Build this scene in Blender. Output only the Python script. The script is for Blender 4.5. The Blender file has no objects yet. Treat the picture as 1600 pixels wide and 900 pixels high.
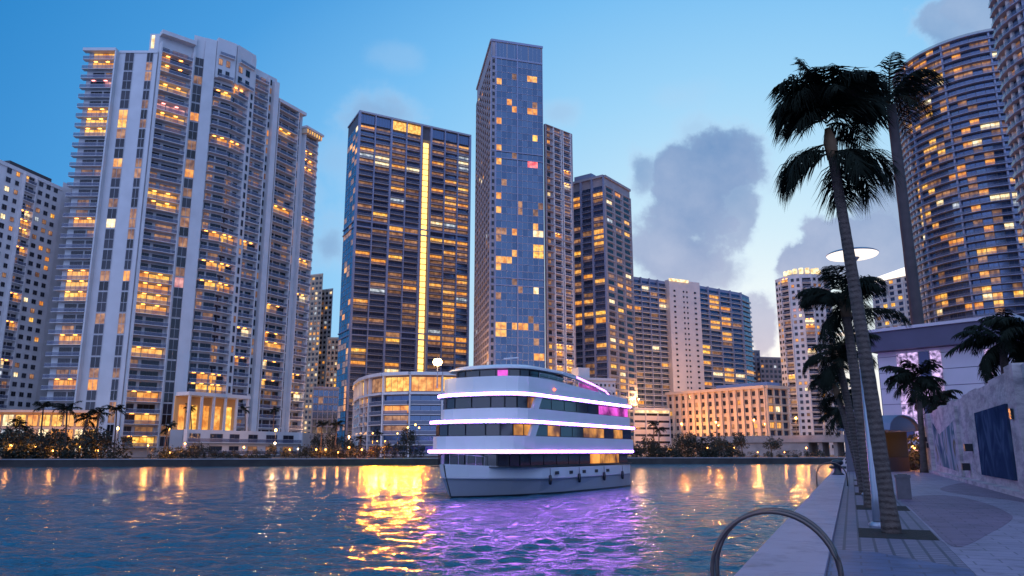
import bpy, math, random
import numpy as np
from math import sin, cos, pi, sqrt, radians
from mathutils import Vector

SC = bpy.context.scene
COL = SC.collection
RND = random.Random(7)

# ------------------------------------------------------------------ camera
F, W, H = 1200.0, 1600.0, 900.0          # focal length and frame in photo pixels
PITCH = radians(12.0)
CAMZ = 3.3                               # eye above the water; the quay top is at 2.0
QZ = 2.0
cd = bpy.data.cameras.new('camera'); cam = bpy.data.objects.new('camera', cd); COL.objects.link(cam)
cam.location = (0, 0, CAMZ); cam.rotation_euler = (radians(90) + PITCH, 0, 0)
cd.sensor_width = 36; cd.lens = 36 * F / W; cd.clip_start = 0.1; cd.clip_end = 8000
SC.camera = cam

def srgb(r, g, b):
    f = lambda c: (c / 255 / 12.92) if c / 255 <= 0.04045 else ((c / 255 + 0.055) / 1.055) ** 2.4
    return (f(r), f(g), f(b), 1)
def ray(px, py):
    x, y = (px - W / 2) / F, (H / 2 - py) / F
    return Vector((x, cos(PITCH) - y * sin(PITCH), sin(PITCH) + y * cos(PITCH)))

# ------------------------------------------------------------------ sky
world = bpy.data.worlds.new('World'); SC.world = world; world.use_nodes = True
nt = world.node_tree; nt.nodes.clear()
def N(t, **kw):
    n = nt.nodes.new(t)
    for k, v in kw.items(): setattr(n, k, v)
    return n
def L(a, b): nt.links.new(a, b)
def vmath(op, a, b=None):
    n = N('ShaderNodeVectorMath', operation=op)
    for i, s in enumerate((a, b)):
        if s is None: continue
        if hasattr(s, 'is_linked'): L(s, n.inputs[i])
        else: n.inputs[i].default_value = s
    return n
def smath(op, a, b=None, clamp=False):
    n = N('ShaderNodeMath', operation=op); n.use_clamp = clamp
    for i, s in enumerate((a, b)):
        if s is None: continue
        if hasattr(s, 'is_linked'): L(s, n.inputs[i])
        else: n.inputs[i].default_value = s
    return n.outputs[0]
GLOW = ray(1165, 560).normalized()
tc = N('ShaderNodeTexCoord'); D = vmath('NORMALIZE', tc.outputs['Generated']).outputs[0]
dv = vmath('MULTIPLY', vmath('SUBTRACT', D, tuple(GLOW)).outputs[0], (0.80, 0.80, 1.12)).outputs[0]
dist = vmath('LENGTH', dv).outputs['Value']
ramp = N('ShaderNodeValToRGB')
mr = N('ShaderNodeMapRange'); mr.inputs['From Max'].default_value = 1.7; L(dist, mr.inputs['Value'])
L(mr.outputs[0], ramp.inputs[0])
stops = [(0.00, (228, 242, 246)), (0.12, (192, 228, 247)), (0.22, (150, 208, 246)), (0.30, (112, 186, 240)), (0.38, (66, 154, 222)), (0.47, (32, 130, 202)), (0.62, (22, 112, 186))]
cr = ramp.color_ramp
cr.elements[0].position = 0; cr.elements[0].color = srgb(*stops[0][1])
cr.elements[1].position = stops[1][0]; cr.elements[1].color = srgb(*stops[1][1])
for p, c in stops[2:]:
    e = cr.elements.new(p); e.color = srgb(*c)
e = cr.elements.new(0.78); e.color = (0.42, 0.66, 1.20, 1)
e = cr.elements.new(1.0); e.color = (0.80, 1.0, 1.85, 1)      # sky behind the viewer, brightened to lift the facades
# clouds: soft masses by direction, broken up by noise
nz = N('ShaderNodeTexNoise'); nz.inputs['Scale'].default_value = 11; nz.inputs['Detail'].default_value = 9; nz.inputs['Roughness'].default_value = 0.60
L(D, nz.inputs['Vector'])
nz2 = N('ShaderNodeTexNoise'); nz2.inputs['Scale'].default_value = 3.5; nz2.inputs['Detail'].default_value = 5
L(D, nz2.inputs['Vector'])
# pixel centre, half width, half height (px), opacity, softness
CL = [(1085, 320, 104, 122, 1.0, .55), (1065, 395, 92, 66, 1.0, .6), (1085, 425, 110, 34, .9, .7), (1125, 262, 78, 76, 1.0, .55), (1055, 268, 58, 66, 1.0, .6), (1150, 330, 44, 70, .9, .4), (1003, 268, 36, 60, .85, .6), (1085, 205, 50, 40, .45, .9),
      (1335, 395, 100, 62, 1.0, .3), (1255, 405, 50, 40, 1.0, .3), (1390, 330, 70, 70, .9, .4), (1190, 520, 32, 70, .9, .4), (1490, 40, 75, 60, .85, .4), (1545, 5, 80, 50, .9, .4),
      (590, 180, 90, 60, .7, 1.0), (872, 178, 50, 30, .5, .9), (515, 385, 60, 75, .75, 1.0), (520, 250, 60, 60, .4, 1.2), (620, 90, 60, 30, .25, .9), (1060, 150, 80, 30, .22, .9), (480, 290, 40, 60, .3, .9),
      (736, 480, 20, 80, .3, .8)]
cover = None
nval = smath('MULTIPLY', smath('SUBTRACT', nz.outputs['Fac'], 0.5), 2.5)
for (px, py, hw, hh, op, soft) in CL:
    c = ray(px, py).normalized()
    r = Vector((c.y, -c.x, 0)).normalized(); u = r.cross(c)
    a = smath('DIVIDE', vmath('DOT_PRODUCT', D, tuple(r)).outputs['Value'], hw / F * 0.97)
    b = smath('DIVIDE', vmath('DOT_PRODUCT', D, tuple(u)).outputs['Value'], hh / F * 0.97)
    # dot products alone repeat behind the viewer: push the back half away
    back = smath('LESS_THAN', vmath('DOT_PRODUCT', D, tuple(c)).outputs['Value'], 0)
    q = smath('ADD', smath('SQRT', smath('ADD', smath('MULTIPLY', a, a), smath('MULTIPLY', b, b))), smath('MULTIPLY', back, 9))
    d = smath('ADD', smath('SUBTRACT', 1.0, q), nval)
    m = N('ShaderNodeMapRange', interpolation_type='SMOOTHSTEP'); m.inputs['From Max'].default_value = soft; m.inputs['To Max'].default_value = op
    m.inputs['From Min'].default_value = -0.05
    L(d, m.inputs['Value'])
    cover = m.outputs[0] if cover is None else smath('MAXIMUM', cover, m.outputs[0])
cramp = N('ShaderNodeValToRGB'); L(smath('ADD', smath('MULTIPLY', nz2.outputs['Fac'], .55), smath('MULTIPLY', nz.outputs['Fac'], .45)), cramp.inputs[0])
cramp.color_ramp.elements[0].position = 0.40; cramp.color_ramp.elements[0].color = srgb(100, 144, 194)
cramp.color_ramp.elements[1].position = 0.62; cramp.color_ramp.elements[1].color = srgb(152, 176, 212)
rim = N('ShaderNodeMapRange', interpolation_type='SMOOTHSTEP'); rim.inputs['From Min'].default_value = .15; rim.inputs['From Max'].default_value = .95; L(cover, rim.inputs['Value'])
crim = N('ShaderNodeMix', data_type='RGBA'); L(rim.outputs[0], crim.inputs[0]); crim.inputs[6].default_value = srgb(176, 206, 236); L(cramp.outputs[0], crim.inputs[7])
mixc = N('ShaderNodeMix', data_type='RGBA'); L(cover, mixc.inputs[0]); L(ramp.outputs[0], mixc.inputs[6]); L(crim.outputs[2], mixc.inputs[7])
sky = N('ShaderNodeTexSky', sky_type='NISHITA'); sky.sun_disc = False
SUN_AZ = math.atan2(GLOW.x, GLOW.y); SUN_EL = radians(2.0)
sky.sun_elevation = SUN_EL; sky.sun_rotation = SUN_AZ
bg1 = N('ShaderNodeBackground'); bg1.inputs['Strength'].default_value = 1.0; L(mixc.outputs[2], bg1.inputs['Color'])
bg2 = N('ShaderNodeBackground'); bg2.inputs['Strength'].default_value = 0.02; L(sky.outputs[0], bg2.inputs['Color'])
addw = N('ShaderNodeAddShader'); L(bg1.outputs[0], addw.inputs[0]); L(bg2.outputs[0], addw.inputs[1])
wo = N('ShaderNodeOutputWorld'); L(addw.outputs[0], wo.inputs['Surface'])
# last of the sun, just under the cloud
sd = bpy.data.lights.new('sun', 'SUN'); sd.energy = 0.25; sd.angle = radians(12); sd.color = (1, .8, .62)
so = bpy.data.objects.new('sun', sd); COL.objects.link(so)
so.rotation_euler = Vector((-sin(SUN_AZ) * cos(SUN_EL), -cos(SUN_AZ) * cos(SUN_EL), -sin(SUN_EL))).to_track_quat('-Z', 'Y').to_euler()

vs = SC.view_settings
SC.display_settings.display_device = 'sRGB'
vs.view_transform = 'Standard'; vs.look = 'None'; vs.gamma = 1; vs.exposure = 0.0; vs.use_curve_mapping = False
SC.cycles.max_bounces = 6; SC.cycles.diffuse_bounces = 3; SC.cycles.glossy_bounces = 4; SC.cycles.transparent_max_bounces = 10
SC.cycles.sample_clamp_indirect = 5; SC.cycles.use_denoising = True
SC.cycles.caustics_reflective = False; SC.cycles.caustics_refractive = False

# ------------------------------------------------------------------ helpers
def P(px, py, Y):
    r = ray(px, py); return Vector((r.x / r.y * Y, Y, CAMZ + r.z / r.y * Y))
def C(px, Y, row=400):
    p = P(px, row, Y); return (p.x, p.y)
def G(px, py, z=QZ):                      # pixel on the level z
    r = ray(px, py); t = (z - CAMZ) / r.z; return (r.x * t, r.y * t)
def elev(py):
    r = ray(800, py); return r.z / r.y
def proj(p):
    x, y, z = p[0], p[1], p[2] - CAMZ
    dz = y * cos(PITCH) + z * sin(PITCH)
    return (W / 2 + F * x / dz, H / 2 - F * (-y * sin(PITCH) + z * cos(PITCH)) / dz)
QS, QC = sin(math.atan(530 / 1227)), cos(math.atan(530 / 1227))
def Q(v, s):                              # quay coordinates: v across (right), s along
    return (v * QC + s * QS, -v * QS + s * QC)

MATS = {}
def mat(name, col, rough=0.6, metal=0.0, var=0.0, vscale=1.0, bump=0.0, bscale=8.0, emit=None, estr=0.0, alpha=1.0, spec=0.5, trans=0, sample=False):
    m = bpy.data.materials.new(name); m.use_nodes = True
    t = m.node_tree; b = t.nodes['Principled BSDF']
    b.inputs['Base Color'].default_value = (*col[:3], 1); b.inputs['Roughness'].default_value = rough; b.inputs['Metallic'].default_value = metal
    b.inputs['Specular IOR Level'].default_value = spec; b.inputs['Alpha'].default_value = alpha
    geo = t.nodes.new('ShaderNodeNewGeometry')
    if var:
        n = t.nodes.new('ShaderNodeTexNoise'); n.inputs['Scale'].default_value = vscale; n.inputs['Detail'].default_value = 5
        t.links.new(geo.outputs['Position'], n.inputs['Vector'])
        mr_ = t.nodes.new('ShaderNodeMapRange'); mr_.inputs['From Min'].default_value = .3; mr_.inputs['From Max'].default_value = .7
        mr_.inputs['To Min'].default_value = 1 - var; mr_.inputs['To Max'].default_value = 1 + var
        t.links.new(n.outputs['Fac'], mr_.inputs['Value'])
        mm = t.nodes.new('ShaderNodeVectorMath'); mm.operation = 'SCALE'; mm.inputs[0].default_value = col[:3]
        t.links.new(mr_.outputs[0], mm.inputs['Scale']); t.links.new(mm.outputs[0], b.inputs['Base Color'])
    if bump:
        n = t.nodes.new('ShaderNodeTexNoise'); n.inputs['Scale'].default_value = bscale; n.inputs['Detail'].default_value = 6
        t.links.new(geo.outputs['Position'], n.inputs['Vector'])
        bp = t.nodes.new('ShaderNodeBump'); bp.inputs['Strength'].default_value = bump; bp.inputs['Distance'].default_value = 0.1
        t.links.new(n.outputs['Fac'], bp.inputs['Height']); t.links.new(bp.outputs[0], b.inputs['Normal'])
    if emit:
        b.inputs['Emission Color'].default_value = (*emit[:3], 1); b.inputs['Emission Strength'].default_value = estr
        if not sample: m.cycles.emission_sampling = 'NONE'
    MATS[name] = m; return m
def lit_mat(name, c1, c2, s1, s2, scale=0.55):
    """a lit room: the light is uneven across the pane (furniture, curtains)"""
    m = mat(name, (.05, .04, .03), .2, emit=c1, estr=1)
    t = m.node_tree; b = t.nodes['Principled BSDF']; geo = t.nodes.new('ShaderNodeNewGeometry')
    n = t.nodes.new('ShaderNodeTexNoise'); n.inputs['Scale'].default_value = scale; n.inputs['Detail'].default_value = 3
    t.links.new(geo.outputs['Position'], n.inputs['Vector'])
    r = t.nodes.new('ShaderNodeValToRGB'); r.color_ramp.elements[0].position = .36; r.color_ramp.elements[1].position = .64
    r.color_ramp.elements[0].color = (*[x * s1 for x in c1], 1); r.color_ramp.elements[1].color = (*[x * s2 for x in c2], 1)
    t.links.new(n.outputs['Fac'], r.inputs[0]); t.links.new(r.outputs[0], b.inputs['Emission Color'])
    return m
mat('white_concrete', (.56, .56, .58), .7, var=.07, vscale=.25)
mat('pale_concrete', (.70, .66, .66), .75, var=.09, vscale=.3)
mat('mauve_concrete', (.34, .30, .32), .75, var=.1, vscale=.3)
mat('grey_concrete', (.33, .33, .38), .75, var=.1, vscale=.3)
mat('dark_concrete', (.09, .09, .11), .7, var=.15, vscale=.3)
mat('cream_panel', (.66, .57, .54), .75, var=.05, vscale=.3)
mat('beige_stone', (.56, .45, .34), .75, var=.08, vscale=.5)
mat('roof_dark', (.07, .065, .07), .8)
mat('bluegrey_slab', (.23, .26, .38), .6, var=.1, vscale=.2)
mat('rail_glass', (.20, .23, .32), .15, alpha=.62)
mat('rail_dark', (.11, .13, .20), .15, alpha=.62)
mat('rail_white', (.13, .15, .24), .3, alpha=.5)
mat('frame_light', (.42, .43, .47), .5)
mat('frame_dark', (.10, .10, .12), .5)
for i, c in enumerate([(.014, .017, .030), (.022, .026, .042), (.034, .034, .050), (.008, .010, .016)]):
    mat('glass_dark_%d' % i, c, .08, spec=.45)
for i, c in enumerate([(.098, .148, .225), (.09, .138, .215), (.105, .155, .235), (.075, .118, .19)]):
    mat('glass_blue_%d' % i, c, .12, metal=.75, spec=.6)
for i, c in enumerate([(.085, .135, .25), (.065, .105, .21), (.095, .14, .25), (.045, .07, .14)]):
    mat('glass_navy_%d' % i, c, .10, metal=.6, spec=.7)
lit_mat('lit_orange', (.90, .26, .03), (1.0, .42, .07), .75, 1.25)
lit_mat('lit_amber', (1.0, .32, .04), (1.0, .52, .12), .75, 1.3)
lit_mat('lit_pale', (1.0, .62, .24), (1.0, .84, .52), 1.0, 1.6)
lit_mat('lit_cool', (.45, .55, .62), (.85, .92, 1.0), .35, .9)
lit_mat('lit_brown', (.20, .08, .04), (.38, .18, .08), .5, .9)
lit_mat('lit_dim', (.42, .16, .07), (.62, .30, .14), .45, .9)
lit_mat('lit_pink', (.75, .22, .25), (.95, .45, .40), .6, 1.0)
lit_mat('lit_red', (1.0, .08, .10), (1.0, .25, .25), 1.0, 1.6)
lit_mat('lit_gold', (1.0, .38, .03), (1.0, .56, .11), .85, 1.6, .8)
mat('ceiling_lamp', (.5, .4, .3), .4, emit=(1.0, .34, .05), estr=11, sample=True); mat('ceiling_pink', (.5, .4, .4), .4, emit=(1.0, .26, .22), estr=9, sample=True)
GD = ['glass_dark_%d' % i for i in range(4)]; GB = ['glass_blue_%d' % i for i in range(4)]; GN = ['glass_navy_%d' % i for i in range(4)]

class Frame:
    """a vertical plane from p0 to p1: a along it, b out of it towards the water, z up"""
    def __init__(s, p0, p1):
        s.p0 = Vector((*p0, 0)); d = Vector((*p1, 0)) - s.p0; s.len = d.length; s.u = d.normalized()
        n = Vector((s.u.y, -s.u.x, 0)); mid = s.p0 + d * .5
        s.n = n if n.dot(Vector((0, 0, 0)) - mid) > 0 else -n
    def pt(s, a, b, z): 
        p = s.p0 + s.u * a + s.n * b; return (p.x, p.y, z)
class MB:
    def __init__(s): s.v = []; s.f = []; s.m = []; s.names = []
    def mi(s, name):
        if name not in s.names: s.names.append(name)
        return s.names.index(name)
    def poly(s, pts, m):
        i = len(s.v); s.v += [tuple(p) for p in pts]; s.f.append(tuple(range(i, i + len(pts)))); s.m.append(s.mi(m))
    def hexa(s, c, m):
        i = len(s.v); s.v += [tuple(p) for p in c]; k = s.mi(m)
        for q in ((0, 3, 2, 1), (4, 5, 6, 7), (0, 1, 5, 4), (1, 2, 6, 5), (2, 3, 7, 6), (3, 0, 4, 7)):
            s.f.append(tuple(i + j for j in q)); s.m.append(k)
    def box(s, x0, x1, y0, y1, z0, z1, m):
        s.hexa([(x0, y0, z0), (x1, y0, z0), (x1, y1, z0), (x0, y1, z0), (x0, y0, z1), (x1, y0, z1), (x1, y1, z1), (x0, y1, z1)], m)
    def fbox(s, fr, a0, a1, b0, b1, z0, z1, m):
        s.hexa([fr.pt(a0, b0, z0), fr.pt(a1, b0, z0), fr.pt(a1, b1, z0), fr.pt(a0, b1, z0), fr.pt(a0, b0, z1), fr.pt(a1, b0, z1), fr.pt(a1, b1, z1), fr.pt(a0, b1, z1)], m)
    def prism(s, poly, z0, z1, m, top=None):
        n = len(poly); i = len(s.v)
        s.v += [(p[0], p[1], z0) for p in poly] + [(p[0], p[1], z1) for p in poly]
        k = s.mi(m); kt = s.mi(top or m)
        for j in range(n):
            s.f.append((i + j, i + (j + 1) % n, i + n + (j + 1) % n, i + n + j)); s.m.append(k)
        s.f.append(tuple(i + n + j for j in range(n))); s.m.append(kt)
        s.f.append(tuple(i + j for j in reversed(range(n)))); s.m.append(k)
    def tube(s, path, radii, n, m, cap=True):
        path = [Vector(p) for p in path]; i0 = len(s.v); k = s.mi(m)
        if not hasattr(radii, '__len__'): radii = [radii] * len(path)
        for j, p in enumerate(path):
            t = (path[min(j + 1, len(path) - 1)] - path[max(j - 1, 0)]).normalized()
            a = t.cross(Vector((0, 0, 1)) if abs(t.z) < .95 else Vector((0, 1, 0))).normalized(); b = t.cross(a)
            for q in range(n):
                w = 2 * pi * q / n; s.v.append(tuple(p + (a * cos(w) + b * sin(w)) * radii[j]))
        for j in range(len(path) - 1):
            for q in range(n):
                s.f.append((i0 + j * n + q, i0 + j * n + (q + 1) % n, i0 + (j + 1) * n + (q + 1) % n, i0 + (j + 1) * n + q)); s.m.append(k)
        if cap:
            s.f.append(tuple(i0 + q for q in reversed(range(n)))); s.m.append(k)
            e = i0 + (len(path) - 1) * n; s.f.append(tuple(e + q for q in range(n))); s.m.append(k)
    def lathe(s, prof, n, m, c=(0, 0)):
        i0 = len(s.v); k = s.mi(m)
        for (r, z) in prof:
            for q in range(n): s.v.append((c[0] + r * cos(2 * pi * q / n), c[1] + r * sin(2 * pi * q / n), z))
        for j in range(len(prof) - 1):
            for q in range(n):
                s.f.append((i0 + j * n + q, i0 + j * n + (q + 1) % n, i0 + (j + 1) * n + (q + 1) % n, i0 + (j + 1) * n + q)); s.m.append(k)
    def mesh(s, name, off=(0, 0, 0), smooth=False):
        me = bpy.data.meshes.new(name)
        me.from_pydata([(v[0] - off[0], v[1] - off[1], v[2] - off[2]) for v in s.v], [], s.f)
        for nm in s.names: me.materials.append(MATS[nm])
        me.polygons.foreach_set('material_index', s.m)
        if smooth: me.polygons.foreach_set('use_smooth', [True] * len(s.f))
        return me
    def build(s, name, parent=None, smooth=False):
        o = bpy.data.objects.new(name, s.mesh(name, ORG.get(parent.name, (0, 0, 0)) if parent else (0, 0, 0), smooth)); COL.objects.link(o)
        if parent: o.parent = parent; ORG[o.name] = ORG.get(parent.name, (0, 0, 0))
        return o
ORG = {}
def thing(name, label, cat, loc=(0, 0, 0), group=None):
    o = bpy.data.objects.new(name, None); COL.objects.link(o); o.location = loc; o.empty_display_size = .2
    ORG[o.name] = tuple(loc); return tag(o, label, cat, group)
def tag(o, label, cat, group=None, kind='thing'):
    o['label'] = label; o['category'] = cat; o['kind'] = kind
    if group: o['group'] = group
    return o
def structure(o, kind='structure'): o['kind'] = kind; return o
def dup(root, loc, rz=0, sc=1, label=None, group=None):
    r = root.copy(); COL.objects.link(r); r.location = loc; r.rotation_euler = (0, 0, rz)
    r.scale = (sc, sc, sc) if not hasattr(sc, '__len__') else sc
    if label: r['label'] = label
    if group: r['group'] = group
    for ch in list(root.children):
        c = ch.copy(); COL.objects.link(c); c.parent = r
        for g in list(ch.children):
            d = g.copy(); COL.objects.link(d); d.parent = c
    return r

# ------------------------------------------------------------------ towers
class Tower:
    def __init__(s, name, label, foot, z0, z1, core, cat='tower', roof='roof_dark', spots=(), base_lit=.05, dim=.05, glass=GD, seed=1, group=None):
        cx = sum(p[0] for p in foot) / len(foot); cy = sum(p[1] for p in foot) / len(foot)
        s.root = thing(name, label, cat, (cx, cy, z0), group)
        s.wall = MB(); s.z0, s.z1 = z0, z1; s.spots = spots; s.base_lit = base_lit; s.dim = dim; s.glass = glass; s.r = random.Random(seed); s.ceil = True
        if core: s.wall.prism(foot, z0, z1, core, roof)
        s.parts = {}
    def add(s, kind, fr, a0, a1, z0, z1, fn):
        c = fr.pt((a0 + a1) / 2, 0, (z0 + z1) / 2); d = sqrt(c[0] ** 2 + c[1] ** 2 + (c[2] - CAMZ) ** 2)
        cosv = abs(fr.n.x * c[0] + fr.n.y * c[1]) / d
        px, py = proj(c); vis = 1 if -30 < px < 1630 and -30 < py < 730 else .01
        s.parts.setdefault(kind, []).append(((a1 - a0) * (z1 - z0) * (cosv + .05) / d / d * vis, fn))
    def pick(s, fr, a0, a1, z0, z1):
        px, py = proj(fr.pt((a0 + a1) / 2, 0, (z0 + z1) / 2))
        for sp in s.spots:
            if abs(px - sp[0]) < sp[2] and abs(py - sp[1]) < sp[3]:
                return sp[4] if len(sp) > 4 else s.r.choice(['lit_orange', 'lit_amber', 'lit_amber', 'lit_orange', 'lit_gold'])
        q = s.r.random()
        if q < s.base_lit: return s.r.choice(['lit_orange', 'lit_orange', 'lit_orange', 'lit_amber', 'lit_amber', 'lit_pale', 'lit_dim', 'lit_gold', 'lit_cool'] if s.r.random() < .9 else ['lit_pale'])
        if q < s.base_lit + s.dim: return s.r.choice(['lit_dim', 'lit_brown', 'lit_brown'])
        return s.r.choice(s.glass)
    def window(s, fr, a0, a1, z0, z1, b=.02, nm=1, frame='frame_dark', m=None, kind='window', transom=False):
        m = m or s.pick(fr, a0, a1, z0, z1)
        def fn(mb):
            mb.fbox(fr, a0, a1, b, b + .05, z0, z1, m)
            fw = min(.09, (a1 - a0) * .06)
            for i in range(nm + 2):
                a = a0 + (a1 - a0) * i / (nm + 1)
                mb.fbox(fr, a - fw / 2, a + fw / 2, b + .06, b + .12, z0, z1, frame)
            mb.fbox(fr, a0, a1, b + .055, b + .11, z1 - .09, z1 + .01, frame); mb.fbox(fr, a0, a1, b + .055, b + .14, z0 - .03, z0 + .07, frame)
            if transom: mb.fbox(fr, a0, a1, b + .057, b + .11, (z0 + z1) / 2 - .05, (z0 + z1) / 2 + .05, frame)
        s.add(kind, fr, a0, a1, z0, z1, fn)
    def balcony(s, fr, a0, a1, z, depth, slab, rail, th=.24, rh=1.0):
        def fn(mb): mb.fbox(fr, a0, a1, .01, depth, z - th, z, slab)
        def fr_(mb):
            mb.fbox(fr, a0 + .03, a1 - .03, depth - .09, depth - .03, z + .08, z + rh, rail)
            mb.fbox(fr, a0 + .03, a1 - .03, depth - .12, depth - .01, z + rh, z + rh + .07, slab)
        s.add('balcony', fr, a0, a1, z - th, z + rh, (fn, fr_))
    def bay_balc(s, fr, a0, a1, z0, nf, fh, depth=1.7, wins=((.06, .30, 1), (.42, .88, 2)), slab='white_concrete', rail='rail_white', ext=(0, 0), fins=True, fin='white_concrete', th=.24, wh=2.35, rh=1.0, skip=()):
        w = a1 - a0
        for k in range(nf):
            if k in skip: continue
            z = z0 + k * fh
            s.balcony(fr, a0 + (.2 if fins else 0) - ext[0], a1 - (.2 if fins else 0) + ext[1], z, depth, slab, rail, th, rh)
            lit_n = 0
            picks = [s.pick(fr, a0 + w * w0, a0 + w * w1, z + .06, z + wh) for (w0, w1, nm) in wins]
            lit_n = sum(m_.startswith('lit') and m_ not in ('lit_dim', 'lit_brown', 'lit_cool') for m_ in picks); mm = picks[-1]
            for (w0, w1, nm), m_ in zip(wins, picks):
                if lit_n: w0, w1 = max(.03, w0 - .05), min(.97, w1 + .06)      # lit panes drawn larger for a broader orange glow
                s.window(fr, a0 + w * w0, a0 + w * w1, z + .06, z + (wh + .2 if lit_n else wh), nm=nm, m=m_)
            if lit_n and s.ceil:
                lm_ = 'ceiling_pink' if mm == 'lit_pink' else 'ceiling_lamp'
                for ac in (.27, .68):
                    def fn(mb, z=z, lm_=lm_, ac=ac): mb.fbox(fr, a0 + w * ac - .5, a0 + w * ac + .5, depth * .10, depth * .24, z + fh - th - .10, z + fh - th - .02, lm_)
                    s.add('ceiling_lamp', fr, a0 + w * ac - .22, a0 + w * ac + .22, z + fh - .4, z + fh - .3, fn)
        if fins:
            for a in (a0, a1): s.wall.fbox(fr, a - .2, a + .2, .005, depth * .97, z0 - .3, z0 + nf * fh, fin)
    def bay_strip(s, fr, a0, a1, z0, nf, fh, grp=2, b=.02, nm=1, frame='frame_light', gap=.35):
        k = 0
        while k < nf:
            g = min(grp, nf - k)
            # the two storeys of one strip light up one by one
            for j in range(g):
                zz = z0 + (k + j) * fh
                s.window(fr, a0, a1, zz + (gap if j == 0 else 0.0), zz + fh - .02, b, nm, frame)
            k += g
    def bay_grid(s, fr, a0, a1, z0, nf, fh, n, fill=.55, wz=(.3, .8), b=.02, nm=1, frame='frame_dark', m=None):
        w = (a1 - a0) / n
        for k in range(nf):
            for i in range(n):
                c = a0 + (i + .5) * w
                s.window(fr, c - w * fill / 2, c + w * fill / 2, z0 + k * fh + fh * wz[0], z0 + k * fh + fh * wz[1], b, nm, frame, m)
    def relief(s, fr, a0, a1, z0, nf, fh, n, wm, proud=.35, pier=.35, sp=.5, belts=()):
        """piers and floor bands standing proud of the wall, as one mesh with it"""
        w = (a1 - a0) / n
        for i in range(n + 1): s.wall.fbox(fr, a0 + i * w - pier / 2, a0 + i * w + pier / 2, .004, proud, z0, z0 + nf * fh, wm)
        for k in range(nf + 1):
            t = sp * (2.2 if k in belts else 1)
            s.wall.fbox(fr, a0, a1, .002, proud - .05 + (.25 if k in belts else 0), z0 + k * fh - t / 2, z0 + k * fh + t / 2, wm)
    def finish(s, cap=95):
        s.wall.build('wall', s.root)
        for kind, lst in s.parts.items():
            lst.sort(key=lambda e: -e[0])
            for (_, fn) in lst[:cap]:
                m = MB()
                if isinstance(fn, tuple):
                    fn[0](m); o = m.build(kind, s.root); r = MB(); fn[1](r); r.build('railing', o)
                else:
                    fn(m); m.build(kind, s.root)
            if lst[cap:]:
                m = MB()
                for (_, fn) in lst[cap:]:
                    if isinstance(fn, tuple): fn[0](m); fn[1](m)
                    else: fn(m)
                m.build(kind, s.root)['kind'] = 'stuff'
        return s.root
def away(pts, d, dx=0.0):
    """close a chain of visible corners with back corners d metres further off"""
    a, b = pts[-1], pts[0]
    return list(pts) + [(a[0] * (1 + d / a[1]) - 1.2, a[1] + d), (b[0] * (1 + d / b[1]) + 1.2, b[1] + d)]

ZG = 1.6                                   # far bank level

# ================================================================== setting
# water
wm_ = mat('river_water', (.016, .105, .155), .13, spec=.5)
t = wm_.node_tree; b = t.nodes['Principled BSDF']; b.inputs['IOR'].default_value = 1.33
geo = t.nodes.new('ShaderNodeNewGeometry'); prev = None
for (sx, sy, strn, dst, det) in ((.9, 1.5, 1.0, .30, 3), (3.4, 5.0, 1.0, .12, 3)):
    mp = t.nodes.new('ShaderNodeMapping'); mp.inputs['Scale'].default_value = (sx, sy, 1); mp.inputs['Rotation'].default_value = (0, 0, radians(-9))
    t.links.new(geo.outputs['Position'], mp.inputs['Vector'])
    n = t.nodes.new('ShaderNodeTexNoise'); n.inputs['Scale'].default_value = 1; n.inputs['Detail'].default_value = det; n.inputs['Distortion'].default_value = .4
    t.links.new(mp.outputs[0], n.inputs['Vector'])
    bp = t.nodes.new('ShaderNodeBump'); bp.inputs['Strength'].default_value = strn; bp.inputs['Distance'].default_value = dst
    t.links.new(n.outputs['Fac'], bp.inputs['Height'])
    if prev: t.links.new(prev.outputs[0], bp.inputs['Normal'])
    prev = bp
t.links.new(prev.outputs[0], b.inputs['Normal'])
# choppy surface: wavelets from 0.4 to 5 m, tessellated finer where one stands close to it
rs = np.random.RandomState(5)
Ys = 5.0 * np.exp(np.arange(0, 640) * .0059); Ys = np.concatenate([[-200, 0], Ys, [420]])
us = np.linspace(-1.05, .95, 430)
X_ = us[None, :] * np.maximum(Ys, 6)[:, None]; X_[:, 0] = -1500; X_[:, -1] = 1500
Y_ = np.repeat(Ys[:, None], len(us), 1); Z_ = np.zeros_like(X_)
step = np.maximum(Ys, 6) * .0059
for i in range(44):
    lam = .26 * (9 ** rs.rand()); th = rs.normal(1.9, .75); k = 2 * np.pi / lam
    fade = np.clip((lam / (2.6 * step) - 1), 0, 1)[:, None]
    ph = k * (X_ * np.cos(th) + Y_ * np.sin(th)) + rs.rand() * 6.28 + .8 * np.sin(X_ * .31 + i) + .8 * np.sin(Y_ * .27 + 2 * i)
    Z_ += (1 + .55 * np.sin(X_ * .11 + .07 * Y_ + 1) * np.sin(Y_ * .13 - .05 * X_ + i * .15)) * fade * .046 * lam / (2 * np.pi) * np.sin(ph)
for a in (Z_[:3], Z_[-2:]): a[:] = 0
Z_[:, :2] = 0; Z_[:, -2:] = 0
nr, nc = X_.shape
co = np.stack([X_, Y_, Z_], -1).reshape(-1, 3)
ii = (np.arange(nr - 1)[:, None] * nc + np.arange(nc - 1)[None, :]).reshape(-1)
fc = np.stack([ii, ii + 1, ii + nc + 1, ii + nc], -1)
me = bpy.data.meshes.new('water'); me.vertices.add(len(co)); me.vertices.foreach_set('co', co.astype(np.float32).reshape(-1))
me.loops.add(fc.size); me.loops.foreach_set('vertex_index', fc.astype(np.int32).reshape(-1))
me.polygons.add(len(fc)); me.polygons.foreach_set('loop_start', np.arange(0, fc.size, 4, dtype=np.int32)); me.polygons.foreach_set('use_smooth', np.ones(len(fc), dtype=bool))
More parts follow.
